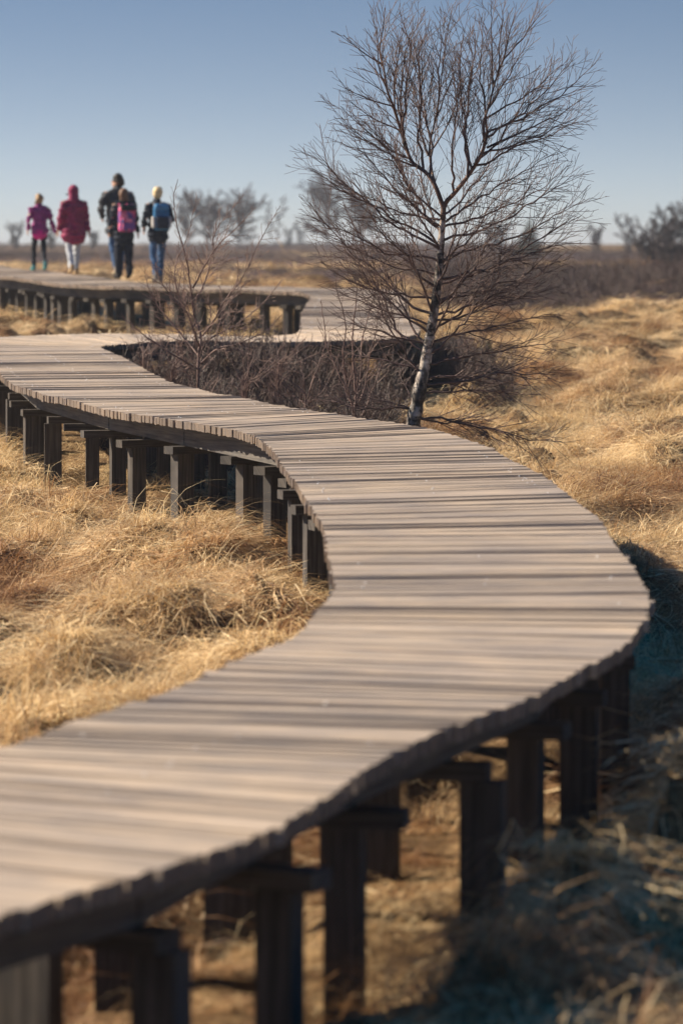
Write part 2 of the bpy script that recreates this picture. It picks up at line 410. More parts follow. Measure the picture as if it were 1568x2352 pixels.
def build_planks():
    rs = np.random.default_rng(3)
    s = 0.05; planks = []
    while s < STOT - 0.2:
        w = rs.uniform(0.040, 0.052); gap = rs.uniform(0.003, 0.006)
        a = edge_at(s); b = edge_at(s + w)
        L0, R0, L1, R1 = a[:2], a[2:], b[:2], b[2:]
        dirv = (R0 - L0) / np.linalg.norm(R0 - L0)
        el, er = rs.normal(0, 0.0045), rs.normal(0, 0.0045)
        if rs.random() < 0.03: el -= rs.uniform(0.008, 0.022)
        if rs.random() < 0.03: er += rs.uniform(0.008, 0.022)
        dz = undul(np.array(s)) + rs.normal(0, 0.0010); tl, tr = rs.normal(0, 0.0018, 2)
        if rs.random() < 0.05: tl += rs.choice([-1, 1]) * rs.uniform(.004, .010)
        if rs.random() < 0.05: tr += rs.choice([-1, 1]) * rs.uniform(.004, .010)
        roll = rs.normal(0, 0.0018); yaw = rs.normal(0, 0.003, 2)
        hd = np.array([-dirv[1], dirv[0]])
        def p(q, e, t, r, yw): 
            xy = q + dirv * e + hd * yw
            return (xy[0], xy[1], deck_z(xy[1]) + dz + t + r)
        top = [p(L0, el, tl, -roll, yaw[0]), p(R0, er, tr, -roll, yaw[1]), p(R1, er, tr, roll, yaw[1]), p(L1, el, tl, roll, yaw[0])]
        tone = np.clip(rs.normal(0.55, 0.13), 0, 1)
        if rs.random() < 0.06: tone = rs.uniform(0, .25)
        if rs.random() < 0.04: tone = rs.uniform(.9, 1.0)
        planks.append((0.5 * (L0[1] + R0[1]), hexa(top, 0.052, 0, tone, rs)))
        s += w + gap
    seen = [i for i, (y, _) in enumerate(planks) if y > 8.2]
    first = set(seen[:300])
    for i in sorted(first):
        link_mesh('plank', hexa_mesh('plank', [planks[i][1]], True), M_PLANK, boardwalk)
    rest = [planks[i][1] for i in range(len(planks)) if i not in first]
    o = link_mesh('decking', hexa_mesh('decking', rest, True), M_PLANK, boardwalk); o['kind'] = 'stuff'
    print('planks', len(planks))
build_planks()

def box_piece(c, ax, hx, hy, z1, h, tone, rs, along=0):
    """box: centre c (plan), unit axis ax, half length hx along ax, half width hy, top z1 (scalar or 2 values along ax), height h"""
    ax = np.asarray(ax) / np.linalg.norm(ax); sd = np.array([-ax[1], ax[0]]); c = np.asarray(c)
    za, zb = (z1 if np.ndim(z1) else (z1, z1))
    q = [c - ax * hx - sd * hy, c + ax * hx - sd * hy, c + ax * hx + sd * hy, c - ax * hx + sd * hy]
    top = [(q[0][0], q[0][1], za), (q[1][0], q[1][1], zb), (q[2][0], q[2][1], zb), (q[3][0], q[3][1], za)]
    return hexa(top, h, along, tone, rs)

def vertical_grain(piece, rs):
    v, f, u, t = piece
    rel = v - v[0]; off = rs.random(2) * 40
    u2 = np.stack([rel[:, 2] + off[0], rel[:, 0] * 0.8 + rel[:, 1] * 0.6 + off[1]], 1)
    return v, f, u2, t

def build_substructure():
    rs = np.random.default_rng(5)
    T_PL, T_ST, T_CB = 0.056, 0.155, 0.055
    bents = []; s = 0.35
    while s < STOT - 0.3:
        bents.append(s); s += rs.uniform(0.88, 1.12) * np.interp(edge_at(s)[1], [45, 52], [1.0, .62])
    for s in bents:
        e = edge_at(s); L, Rr = e[:2], e[2:]; d = (Rr - L); wid = np.linalg.norm(d); d /= wid; hd = np.array([-d[1], d[0]])
        zt = deck_z(0.5 * (L[1] + Rr[1])) + float(undul(np.array(s))) - T_PL - T_ST - 0.004
        oL, oR = rs.uniform(-0.14, 0.0), rs.uniform(-0.14, 0.0)
        c = 0.5 * (L - d * oL + Rr + d * oR)
        ang = rs.normal(0, 0.03); dd = np.array([d[0] * math.cos(ang) - d[1] * math.sin(ang), d[0] * math.sin(ang) + d[1] * math.cos(ang)])
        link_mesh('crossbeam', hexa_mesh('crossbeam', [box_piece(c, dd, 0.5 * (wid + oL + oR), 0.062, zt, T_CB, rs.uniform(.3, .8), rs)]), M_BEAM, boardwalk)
        for side in (0, 1):
            n_off = rs.uniform(0.14, 0.30)
            pc = (L + d * n_off) if side == 0 else (Rr - d * n_off)
            pc = pc + hd * rs.normal(0, 0.015)
            a2 = ang + rs.normal(0, 0.05)
            pd = np.array([d[0] * math.cos(a2) - d[1] * math.sin(a2), d[0] * math.sin(a2) + d[1] * math.cos(a2)])
            hgt = zt - T_CB - 0.002 - (float(base_z(pc[1])) - 0.3)
            hw = rs.uniform(0.052, 0.072)
            pcs = [vertical_grain(box_piece(pc, pd, hw, rs.uniform(.038, .05), zt - T_CB - 0.002, hgt, rs.uniform(.35, .95), rs), rs)]
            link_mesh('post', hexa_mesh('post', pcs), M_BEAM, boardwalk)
            if rs.random() < 0.14:      # a second post bolted beside it
                sgn = 1 if side == 0 else -1
                pc2 = pc + pd * sgn * (hw * 2 + 0.004) + hd * rs.uniform(-.03, .03)
                link_mesh('post', hexa_mesh('post', [vertical_grain(box_piece(pc2, pd, hw, .042, zt - T_CB - 0.006, hgt - 0.004, rs.uniform(.3, .9), rs), rs)]), M_BEAM, boardwalk)
    # stringers: straight pieces from bearer to bearer, set back under the plank ends
    inset = 0.24
    def edge_pt(s, side):
        e = edge_at(s); L, Rr = e[:2], e[2:]; d = (Rr - L) / np.linalg.norm(Rr - L)
        return (L + d * inset) if side == 0 else (Rr - d * inset)
    for side in (0, 1, 2):
        i = 0
        while i < len(bents) - 1:
            def pt(s):
                if side == 2:
                    e = edge_at(s); return 0.5 * (e[:2] + e[2:])
                return edge_pt(s, side)
            j = min(i + 2 + (rs.random() < 0.3), len(bents) - 1)
            while j > i + 1:
                a, b = pt(bents[i]), pt(bents[j]); m = pt(0.5 * (bents[i] + bents[j])); ab = b - a
                sag = abs(ab[0] * (m - a)[1] - ab[1] * (m - a)[0]) / np.linalg.norm(ab)
                if sag < 0.045: break
                j -= 1
            a, b = pt(bents[i]), pt(bents[j]); ln = np.linalg.norm(b - a)
            if ln > 0.12:
                ax = (b - a) / ln
                za = deck_z(a[1]) + float(undul(np.array(bents[i]))) - T_PL - 0.008; zb = deck_z(b[1]) + float(undul(np.array(bents[j]))) - T_PL - 0.008
                pc = box_piece(0.5 * (a + b), ax, 0.5 * ln - 0.008, 0.028, (za, zb), T_ST - 0.01, rs.uniform(.35, .85), rs)
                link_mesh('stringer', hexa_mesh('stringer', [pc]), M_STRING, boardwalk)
            i = j
build_substructure()

# screw heads along the bearers, one speck each
def build_screws():
    rs = np.random.default_rng(9); V, F = [], []; o = 0; s = 0.08
    while s < STOT - 0.3:
        e = edge_at(s); L, Rr = e[:2], e[2:]; d = (Rr - L) / np.linalg.norm(Rr - L); mid = 0.5 * (L + Rr)
        for q in (L + d * 0.13, mid, Rr - d * 0.13):
            if rs.random() < (1.1 * vnoise(np.array(s / 1.7), np.array(3.0), 8) - .25) * np.interp(e[1], [8, 18, 24], [.25, .5, 1.0]):
                p = q + rs.normal(0, 0.012, 2); z = deck_z(p[1]) + float(undul(np.array(s))) + 0.006; r = 0.006
                a = np.arange(6) * math.pi / 3
                V.append(np.c_[p[0] + r * np.cos(a), p[1] + r * np.sin(a), np.full(6, z - .006) + rs.normal(0, .0006, 6)])
                V.append(np.array([[p[0], p[1], z]]))
                F.append(np.array([[o + k_, o + (k_ + 1) % 6, o + 6] for k_ in range(6)])); o += 7
        s += rs.uniform(0.07, 0.085)
    m, t, b = nodes_of('screw_glint'); b.inputs['Base Color'].default_value = (.88, .88, .88, 1); b.inputs['Metallic'].default_value = .2; b.inputs['Roughness'].default_value = .3  # sparkle of the screw heads is put into a near-white base colour
    o = link_mesh('screw_head', np_mesh('screw_head', np.vstack(V), np.vstack(F)), m, boardwalk); o['kind'] = 'stuff'
build_screws()

# ------------------------------------------------------------------ branching plants
def tubes_mesh(name, branches, attrs=False):
    """branches: list of (pts (n,3), radii (n,), sides)"""
    V, F4, T = [], [], []; o = 0
    for pts, rad, sd in branches:
        pts = np.asarray(pts, float); n = len(pts)
        tg = np.gradient(pts, axis=0); tg /= np.linalg.norm(tg, axis=1)[:, None] + 1e-9
        ref = np.array([0.31, 0.91, 0.27]); u = np.cross(tg, ref); u /= np.linalg.norm(u, axis=1)[:, None] + 1e-9
        w = np.cross(tg, u)
        a = np.arange(sd) * 2 * math.pi / sd
        ring = pts[:, None, :] + rad[:, None, None] * (np.cos(a)[None, :, None] * u[:, None, :] + np.sin(a)[None, :, None] * w[:, None, :])
        V.append(ring.reshape(-1, 3))
        i = np.arange(n - 1)[:, None] * sd; k_ = np.arange(sd)[None, :]; k2 = (np.arange(sd) + 1)[None, :] % sd
        F4.append((np.stack([i + k_, i + k2, i + sd + k2, i + sd + k_], -1).reshape(-1, 4)) + o)
        T.append(np.full(n * sd, np.random.default_rng(o).random())); o += n * sd
    return np_mesh(name, np.vstack(V), np.vstack(F4), smooth=True, attrs={'tone': np.concatenate(T)} if attrs else None)

def unit(v): return v / (np.linalg.norm(v) + 1e-9)

def grow(rs, p, d, L, r0, r1, trop=(0, 0, 0), wig=0.12, step=0.06):
    n = max(3, int(L / step) + 1); st = L / (n - 1); pts = [np.array(p, float)]; d = unit(np.array(d, float)); trop = np.array(trop, float)
    for i in range(n - 1):
        d = unit(d + rs.normal(0, wig, 3) * math.sqrt(st / 0.06) * 0.5 + trop * st)
        pts.append(pts[-1] + d * st)
    return np.array(pts), np.linspace(r0, r1, n)

def path_between(rs, A, B, bow, wig=0.012, n=None):
    A = np.array(A, float); B = np.array(B, float); L = np.linalg.norm(B - A); n = n or max(5, int(L / 0.06))
    t = np.linspace(0, 1, n)[:, None]
    C = 0.5 * (A + B) + np.array(bow) * L
    pts = (1 - t) ** 2 * A + 2 * t * (1 - t) * C + t ** 2 * B
    j = np.cumsum(rs.normal(0, wig, (n, 3)), axis=0); j -= t * j[-1]
    return pts + j * min(1.0, L)

def side_shoots(rs, out, pts, rad, spacing, ang, lenf, t0=0.15, t1=0.97, trop=(0, 0, .6), wig=.14, sides=3, rmin=.0019, step=.05, flat=0.0):
    seg = np.linalg.norm(np.diff(pts, axis=0), axis=1); S = np.concatenate([[0], np.cumsum(seg)]); L = S[-1]
    s = L * t0 + rs.uniform(0, spacing); az = rs.uniform(0, 6.28); res = []
    while s < L * t1:
        p = np.array([np.interp(s, S, pts[:, k_]) for k_ in range(3)]); r = np.interp(s, S, rad)
        i = min(len(pts) - 2, int(np.searchsorted(S, s)) - 1); tg = unit(pts[i + 1] - pts[i])
        az += 2.4 + rs.normal(0, .5)
        u = unit(np.cross(tg, [0.2, 1, 0.1])); w = np.cross(tg, u)
        sd = math.cos(az) * u + math.sin(az) * w
        if flat: sd = unit(sd * np.array([1, 1, 1 - flat]))
        a = ang * rs.uniform(.7, 1.25)
        d = unit(tg * math.cos(a) + sd * math.sin(a))
        ln = lenf(s / L, L) * rs.uniform(.55, 1.25)
        if ln > 0.03:
            r0 = min(r * .75, .0014 + .0062 * ln)
            b = grow(rs, p, d, ln, max(r0, rmin), rmin, trop, wig, step)
            out.append((b[0], b[1], sides)); res.append(b)
        s += spacing * rs.uniform(.6, 1.4)
    return res

def W(px, py, Y):       # a point of the 1568 px wide picture at distance Y
    return np.array([(px - 784) * Y / FPX, Y, EYE - (py - 560) * Y / FPX])

def birch():
    rs = np.random.default_rng(21); Y0 = 27.9
    base = np.array([W(948, 985, Y0)[0], Y0, 0.0]); base[2] = float(ground_z(base[0], Y0)) - 0.05
    root = empty('birch_tree', base)
    tag(root, 'tall bare birch with white trunk standing right beside the boardwalk edge', 'tree')
    def D(px, py, dy=0): return W(px, py, Y0 + dy) - base
    tr = catmull(np.array([[D(940, 1075)[0], 0, -.05], D(948, 985), D(957, 930), D(966, 880), D(976, 835), D(985, 780), D(996, 720), D(1003, 660), D(1010, 590), D(1014, 530), D(1018, 478)]), 6)
    trr = np.interp(np.linspace(0, 1, len(tr)), [0, .12, .3, .6, .85, 1], [.068, .056, .045, .034, .025, .021])
    trr = trr * (1 + .06 * rs.normal(size=len(trr)))
    link_mesh('trunk', tubes_mesh('trunk', [(tr, trr, 12)]), M_BARK, root)
    limbs = []
    left = catmull(np.array([tr[-1], D(999, 428), D(977, 396, .05), D(946, 372, .08), D(929, 328, .1), D(915, 283, .08), D(901, 240), D(889, 208), D(882, 164), D(872, 118, .05), D(880, 60), D(883, 18)]), 5)
    right = catmull(np.array([tr[-1], D(1026, 462), D(1048, 438, -.06), D(1084, 390, -.12), D(1106, 350, -.15), D(1112, 325, -.15), D(1110, 283, -.12), D(1123, 239, -.1), D(1137, 186), D(1159, 124), D(1168, 80), D(1181, 38)]), 5)
    mid = catmull(np.array([D(1000, 428), D(990, 385, .1), D(986, 336, .2), D(1000, 270, .22), D(1012, 190, .2), D(1020, 118, .15), D(1039, 10, .1)]), 6)
    for a, r0 in ((left, .018), (right, .019), (mid, .010)):
        limbs.append((a, np.linspace(r0, .0022, len(a)), 7))
    for l in limbs: link_mesh('limb', tubes_mesh('limb', [l]), M_LIMB, root)
    prim = []
    def attach(py):
        z = D(0, py)[2]; i = int(np.argmin(np.abs(tr[:, 2] - z))); return tr[i]
    def add(A, tip, dy, bow, r0=None):
        B = D(tip[0], tip[1], dy); p = path_between(rs, A, B, bow); L = np.linalg.norm(B - A)
        prim.append((p, np.linspace(r0 or (.004 + .0062 * L), .0017, len(p)), 5))
    def on(limb, t): return limb[0][int(t * (len(limb[0]) - 1))]
    # boughs from the leaders
    L_, R_, Mi = limbs
    for lim, t, tip, dy, bow in (
        (L_, .78, (788, 80), .05, (-.02, 0, -.10)), (L_, .5, (918, 90), .1, (-.12, 0, 0)), (L_, .55, (790, 200), -.1, (-.08, 0, -.08)), (L_, .42, (796, 225), .2, (0, 0, -.12)),
        (L_, .30, (783, 245), .05, (-.05, 0, -.12)), (L_, .24, (783, 268), -.25, (-.05, 0, -.12)), (L_, .6, (866, 60), -.1, (-.1, 0, 0)), (L_, .45, (956, 40), .15, (-.1, 0, .02)), (L_, .40, (930, 40), .2, (-.1, 0, 0)),
        (L_, .34, (970, 45), -.2, (-.1, 0, 0)), (L_, .2, (985, 60), -.15, (-.06, 0, 0)), (L_, .16, (968, 110), .3, (-.05, 0, 0)),
        (R_, .80, (1253, 15), .05, (.04, 0, -.05)), (R_, .72, (1128, 2), 0, (-.06, 0, 0)), (R_, .75, (1160, 5), -.1, (0, 0, 0)), (R_, .48, (1367, 145), -.05, (.03, 0, -.12)), (R_, .50, (1318, 130), -.2, (.04, 0, -.08)),
        (R_, .42, (1336, 228), .1, (.02, 0, -.08)), (R_, .36, (1330, 266), -.25, (.02, 0, -.08)), (R_, .30, (1320, 282), .25, (.04, 0, -.06)), (R_, .58, (1290, 150), .2, (.05, 0, -.06)), (R_, .62, (1215, 90), -.2, (.05, 0, -.04)),
        (R_, .30, (1062, 70), .2, (-.08, 0, 0)), (R_, .24, (1085, 60), -.1, (-.03, 0, 0)), (R_, .40, (1115, 25), .15, (-.05, 0, 0)), (R_, .18, (1050, 130), -.3, (-.02, 0, 0)), (R_, .34, (1240, 160), -.35, (.06, 0, -.05)),
        (Mi, .4, (960, 120), .3, (-.04, 0, 0)), (Mi, .5, (1060, 120), .3, (.04, 0, 0)), (Mi, .3, (1075, 180), .1, (.05, 0, 0)), (Mi, .25, (940, 170), .4, (-.04, 0, 0)), (Mi, .55, (1010, 45), .1, (-.02, 0, 0))):
        add(on(lim, t), tip, dy, bow)
    # boughs from the trunk, left and right, traced from low to high
    for py, tip, dy, bow in (
        (560, (708, 384), .1, (-.02, 0, -.10)), (572, (722, 350), -.1, (-.06, 0, -.10)), (600, (718, 505), -.2, (0, 0, -.08)), (640, (737, 540), .2, (0, 0, -.08)), (520, (800, 300), -.1, (-.05, 0, -.1)),
        (505, (770, 420), .3, (-.05, 0, -.08)), (690, (735, 600), -.1, (0, 0, -.08)), (720, (722, 470), .35, (-.05, 0, -.14)), (750, (765, 660), .2, (0, 0, -.05)), (770, (800, 560), -.3, (-.08, 0, -.12)), (820, (820, 500), .3, (-.12, 0, -.16)), (800, (775, 742), -.2, (0, 0, .02)),
        (850, (760, 800), .2, (0, 0, .02)), (540, (840, 260), .3, (-.06, 0, -.06)), (495, (860, 300), -.35, (-.05, 0, -.06)), (655, (820, 430), -.4, (-.06, 0, -.1)), (870, (850, 640), -.25, (-.12, 0, -.10)), (945, (690, 925), .1, (0, 0, .04)), (940, (800, 905), -.1, (0, 0, .05)),
        (560, (1318, 400), -.1, (.04, 0, -.08)), (600, (1342, 458), .1, (.05, 0, -.07)), (640, (1334, 495), -.25, (.05, 0, -.05)), (655, (1305, 545), .25, (.03, 0, -.03)), (520, (1290, 395), .3, (.05, 0, -.05)), (500, (1275, 350), -.2, (.05, 0, -.05)),
        (690, (1310, 590), -.05, (.04, 0, -.05)), (725, (1280, 600), .3, (.03, 0, -.08)), (740, (1285, 660), -.3, (.02, 0, .0)), (785, (1278, 722), .05, (0, 0, .04)), (838, (1295, 770), -.1, (0, 0, -.07)), (862, (1250, 842), .2, (.02, 0, .03)),
        (885, (1275, 860), -.2, (0, 0, .07)), (950, (1275, 1015), -.15, (0, 0, .05)), (960, (1170, 1000), .15, (0, 0, .02)), (915, (1200, 905), .3, (0, 0, .08)), (765, (1180, 560), .35, (.10, 0, -.10)), (830, (1150, 620), -.35, (.12, 0, -.08)),
        (700, (1160, 480), -.4, (.08, 0, -.08)), (620, (1180, 400), .4, (.06, 0, -.06)), (485, (1180, 300), .3, (.05, 0, -.06)), (575, (900, 370), -.5, (-.06, 0, 0)), (610, (1080, 380), .5, (.06, 0, 0)), (670, (950, 430), .55, (-.08, 0, 0)), (650, (1090, 450), -.5, (.06, 0, 0)),
        (540, (960, 330), .5, (-.05, 0, 0)), (720, (930, 500), -.5, (-.08, 0, 0)), (780, (1100, 560), -.55, (.1, 0, 0)), (800, (900, 560), .5, (-.1, 0, 0))):
        add(attach(py), tip, dy, bow)
    for a in prim: pass
    tw = []
    for p, r_, _ in prim + [(l[0], l[1], 3) for l in limbs]:
        L = np.linalg.norm(p[-1] - p[0])
        sec = side_shoots(rs, tw, p, r_, .045, .56, lambda t, L: (.56 - .28 * t) * min(1.0, .35 + .5 * L) * .9, t0=.16, trop=(0.0, 0, .35), wig=.11, flat=.15, rmin=.0016)
        for q, qr in sec:
            if len(q) > 3: side_shoots(rs, tw, q, qr, .055, .55, lambda t, L: .21 * (1.15 - t) * min(1, L * 3.2) + .02, t0=.15, trop=(0, 0, .4), wig=.12, rmin=.0015, step=.05)
    low = side_shoots(rs, tw, tr[8:-6], trr[8:-6], .09, 1.2, lambda t, L: .35, t0=0, trop=(0, 0, .2), wig=.25)
    for q, qr in low: side_shoots(rs, tw, q, qr, .06, .65, lambda t, L: .12, t0=.2, trop=(0, 0, .2), wig=.2, rmin=.0014)
    cr = link_mesh('crown', tubes_mesh('crown', prim), M_TWIG, root)
    o = link_mesh('twigs', tubes_mesh('twigs', tw), M_TWIG, cr); o['kind'] = 'stuff'
    print('birch twigs', len(tw))
birch()

def small_tree(name, label, cat, px, py_base, Y, stems, mat, group=None, seed=1, sec=.07, seclen=.3, ter=True, r0=.012, trunk_mat=None, dense=1.0, tip=.0015):
    """stems: list of lists of (px, py, dY) picture points from base to tip"""
    rs = np.random.default_rng(seed)
    X = (px - 784) * Y / FPX; base = np.array([X, Y, float(ground_z(X, Y)) - 0.04])
    root = empty(name, base); tag(root, label, cat, group)
    tw, tk = [], []
    for k_, st in enumerate(stems):
        pts = [W(a, b, Y + c) - base for a, b, c in st]
        if k_ == 0 or st[0][1] >= py_base - 5: pts = [np.array([pts[0][0] * .6, 0, 0.0])] + pts
        p = catmull(np.array(pts), 7); p = p + np.cumsum(rs.normal(0, .0025, p.shape), axis=0)
        L = np.sum(np.linalg.norm(np.diff(p, axis=0), axis=1))
        rr = np.linspace(r0 * (1 if k_ == 0 else .55) * min(1.0, .5 + .5 * L), tip + .0003, len(p))
        tk.append((p, rr, 6))
        s_ = side_shoots(rs, tw, p, rr, sec / dense, .75, lambda t, L: seclen * (1.15 - t), t0=.12, trop=(0, 0, .3), wig=.16, rmin=tip)
        if ter:
            for q, qr in s_:
                if len(q) > 3: side_shoots(rs, tw, q, qr, .055 / dense, .65, lambda t, L: .32 * L * (1.1 - t) + .02, t0=.15, trop=(0, 0, .3), wig=.2, rmin=tip * .9)
    link_mesh('trunk', tubes_mesh('trunk', tk), trunk_mat or mat, root)
    cr = link_mesh('crown', tubes_mesh('crown', tw), mat, root)
    return root

# sapling in front of the far bend, its twigs reach over the deck edge
small_tree('birch_sapling', 'leafless birch sapling with open fan of shoots below the blond walker', 'sapling', 458, 900, 34.0, [
    [(458, 880, 0), (461, 810, 0), (466, 772, .05), (452, 735, .1), (446, 690, .1), (440, 620, .05), (425, 560, 0), (407, 500, 0), (405, 450, 0), (416, 412, 0)],
    [(466, 772, .05), (490, 740, -.1), (520, 690, -.2), (560, 640, -.25), (600, 560, -.3), (648, 470, -.3)],
    [(464, 790, .05), (500, 765, .2), (540, 745, .3), (600, 700, .3), (650, 640, .3)],
    [(460, 800, 0), (440, 740, -.2), (410, 680, -.3), (400, 610, -.3), (430, 540, -.25), (455, 440, -.25)],
    [(458, 820, 0), (420, 770, .2), (370, 710, .3), (340, 660, .3), (330, 610, .3)],
    [(446, 690, .1), (470, 650, .2), (490, 590, .2), (500, 530, .2), (565, 445, .2)],
    [(444, 660, .1), (475, 600, -.1), (500, 560, -.1), (540, 520, -.1), (585, 470, -.1)],
    [(460, 835, 0), (500, 800, -.2), (540, 790, -.3), (600, 760, -.3), (640, 720, -.3)],
    [(458, 850, 0), (410, 820, -.2), (350, 780, -.3), (300, 740, -.3), (285, 720, -.3)],
    [(452, 735, .1), (400, 690, .2), (365, 640, .2), (345, 600, .2)],
    ], M_SHRUB, seed=31, sec=.05, seclen=.36, r0=.016, dense=1.6, tip=.0021)
small_tree('shrub', 'thin upright leafless shrub of several stems left of the white birch trunk', 'shrub', 812, 965, 28.6, [
    [(812, 960, 0), (812, 900, 0), (808, 830, 0), (808, 760, 0), (816, 690, 0), (818, 645, 0)],
    [(814, 945, 0), (838, 890, .05), (848, 820, .08), (868, 750, .1), (880, 670, .1)],
    [(812, 950, 0), (795, 880, -.05), (785, 810, -.1), (790, 740, -.1), (770, 660, -.12), (772, 620, -.12)],
    [(816, 945, 0), (830, 860, .1), (830, 780, .15), (850, 700, .15), (866, 640, .15)],
    [(812, 940, 0), (780, 860, .1), (755, 800, .15), (750, 740, .15), (745, 690, .15)],
    [(830, 955, .05), (850, 900, .1), (870, 850, .15), (895, 800, .15)],
    ], M_SHRUB, seed=32, sec=.07, seclen=.26, r0=.013, tip=.0019)
small_tree('shrub', 'low pale twiggy shrub at the deck edge between the sapling and the thin stems', 'shrub', 700, 945, 30.4, [
    [(700, 935, 0), (690, 900, 0), (650, 870, 0), (600, 850, 0)],
    [(700, 935, 0), (715, 880, 0), (735, 830, .1), (745, 780, .1), (725, 730, .1)],
    [(705, 930, 0), (740, 890, -.1), (760, 850, -.1), (775, 810, -.1)],
    [(700, 930, 0), (670, 910, .1), (640, 905, .1), (610, 895, .1)],
    [(695, 925, 0), (700, 880, -.1), (690, 840, -.1), (670, 800, -.1)],
    ], M_SHRUB, seed=33, sec=.06, seclen=.22, r0=.010)
for i, (px, py, Y, lab, sd, hgt) in enumerate(((560, 900, 33.0, 'leafless tangled bush just right of the birch sapling', 41, 120), (330, 830, 37.0, 'leafless tangled bush in the inner corner of the boardwalk bend', 42, 90),
        (640, 850, 36.0, 'leafless dark bush in front of the middle boardwalk stretch', 43, 120), (985, 870, 43.5, 'leafless dark bush close behind the white birch trunk', 44, 150), (1062, 850, 45.0, 'leafless dark bush right of the birch beside the green spruce', 45, 170),
        (395, 860, 34.6, 'leafless tangled bush left of the sapling foot', 46, 90))):
    rs = np.random.default_rng(sd)
    st = [[(px, py, 0), (px + 10, py - 30, 0), (px + 12, py - hgt, 0)]]
    for k_ in range(9):
        a = rs.uniform(-1, 1); h_ = hgt * rs.uniform(.5, 1.05) * (1 - .35 * abs(a)); dy = rs.uniform(-.4, .4)
        st.append([(px + a * 8, py, dy * .1), (px + a * 40, py - h_ * .45, dy * .5), (px + a * 95, py - h_, dy)])
    small_tree('bush', lab, 'bush', px, py, Y, st, M_SHRUB, 'tangled bushes between the boardwalk loops', seed=sd, sec=.05, seclen=.26, r0=.010, dense=1.1)

# ------------------------------------------------------------------ trees on the skyline
def far_tree(name, label, px, py_top, Y, spread, seed, style='round', lean=0.0, group='bare trees on the skyline', mat=None, dens=1.0):
    rs = np.random.default_rng(seed)
    X = (px - 784) * Y / FPX; zb = float(ground_z(X, Y)) - .1
    top = EYE - (py_top - 560) * Y / FPX; H = top - zb; Wd = 1.5 * spread * Y / FPX
    root = empty(name, (X, Y, zb)); tag(root, label, 'tree', group)
    tk, tw = [], []
    nst = {'round': 1, 'multi': 4, 'wisp': 2}[style]
    clear = {'round': .18, 'multi': .06, 'wisp': .25}[style]
    pxm = Y / FPX                                     # metres per picture px
    for k_ in range(nst):
        a = 0 if nst == 1 else (k_ / (nst - 1) - .5) * 2
        tip = np.array([lean * H + a * Wd * .55, rs.uniform(-.3, .3) * Wd, H * rs.uniform(.82, 1.0)])
        p = path_between(rs, (a * .08 * Wd, 0, 0), tip, (a * -.05, 0, .05), wig=.02, n=14)
        rr = np.linspace(.030 * H / 4 * (1.7 if nst == 1 else 1.1), .4 * pxm, len(p)); tk.append((p, rr, 6))
        S = np.linspace(clear, .97, int((54 if nst == 1 else 13) * dens))
        for t in S:
            q = np.array([np.interp(t, np.linspace(0, 1, len(p)), p[:, i]) for i in range(3)])
            az = rs.uniform(0, 6.28); prof = math.sin(math.pi * min(1, max(.05, (t - clear) / (1.05 - clear)) ** .8)) ** .6
            ln = Wd * (.95 if nst == 1 else .5) * (.35 + .75 * prof) * rs.uniform(.6, 1.15)
            d = np.array([math.cos(az), math.sin(az), rs.uniform(.35, 1.0)])
            b = grow(rs, q, d, ln, 1.7 * pxm, 1.2 * pxm, (0, 0, .25 / max(ln, .2)), .14, ln / 6)
            tw.append((b[0], b[1], 3))
            sec = side_shoots(rs, tw, b[0], b[1], ln / 7, .7, lambda t_, L: .5 * L * (1.1 - t_), t0=.2, trop=(0, 0, .3), wig=.2, rmin=1.05 * pxm, step=ln / 10)
            for q2, qr in sec:
                side_shoots(rs, tw, q2, qr, ln / 9, .7, lambda t_, L: .5 * L * (1.1 - t_), t0=.25, trop=(0, 0, .2), wig=.2, rmin=.9 * pxm, step=ln / 10)
    link_mesh('trunk', tubes_mesh('trunk', tk), mat or M_FARTWIG, root)
    link_mesh('crown', tubes_mesh('crown', tw), mat or M_FARTWIG, root)

for a in (
    ('broad_tree', 'bare tree with tall rounded crown just right of the blond walker on the skyline', 432, 430, 300, 34, 51, 'round', 0.0),
    ('broad_tree', 'bare skyline tree with a wide crown above the middle of the sapling', 478, 462, 310, 48, 52, 'round', .02),
    ('broad_tree', 'bare skyline tree leaning right above the right shoots of the sapling', 545, 452, 300, 50, 53, 'round', .08),
    ('slender_tree', 'small bare tree with high round head standing alone on the skyline', 628, 446, 300, 28, 54, 'wisp', .0),
    ('broad_tree', 'largest dark bare tree on the skyline left of the birch crown', 752, 418, 290, 60, 55, 'round', .02),
    ('broad_tree', 'bare skyline tree seen through the left half of the birch crown', 830, 440, 295, 48, 56, 'round', .0),
    ('slender_tree', 'thin bare skyline tree just left of the largest dark one', 690, 505, 300, 20, 57, 'wisp', .04),
    ('slender_tree', 'short thin tree between the lone round headed tree and the dark one', 664, 520, 300, 14, 58, 'wisp', .0),
    ('slender_tree', 'small bare tree at the far left edge of the skyline', 36, 510, 300, 22, 59, 'multi', .0),
    ('slender_tree', 'faint bare tree between the two leftmost walkers on the skyline', 118, 520, 320, 20, 60, 'multi', .0),
    ('slender_tree', 'faint bare tree between the maroon coat and the dark coat on the skyline', 215, 525, 320, 16, 61, 'multi', .0),
    ('slender_tree', 'small bare tree on the skyline right of the birch twigs', 1368, 515, 260, 24, 62, 'multi', .0),
    ('slender_tree', 'small spreading bare tree left of the dark thicket', 1442, 495, 230, 32, 63, 'multi', .0),
    ('slender_tree', 'faint low tree behind the right half of the birch crown', 1140, 520, 300, 30, 64, 'multi', .0)):
    far_tree(a[0], a[1], a[2], a[3], a[4], a[5], a[6], a[7], a[8])
M_THICK = twig_mat('thicket_twig', (0.055, 0.05, 0.06), (0.10, 0.085, 0.09), .9)
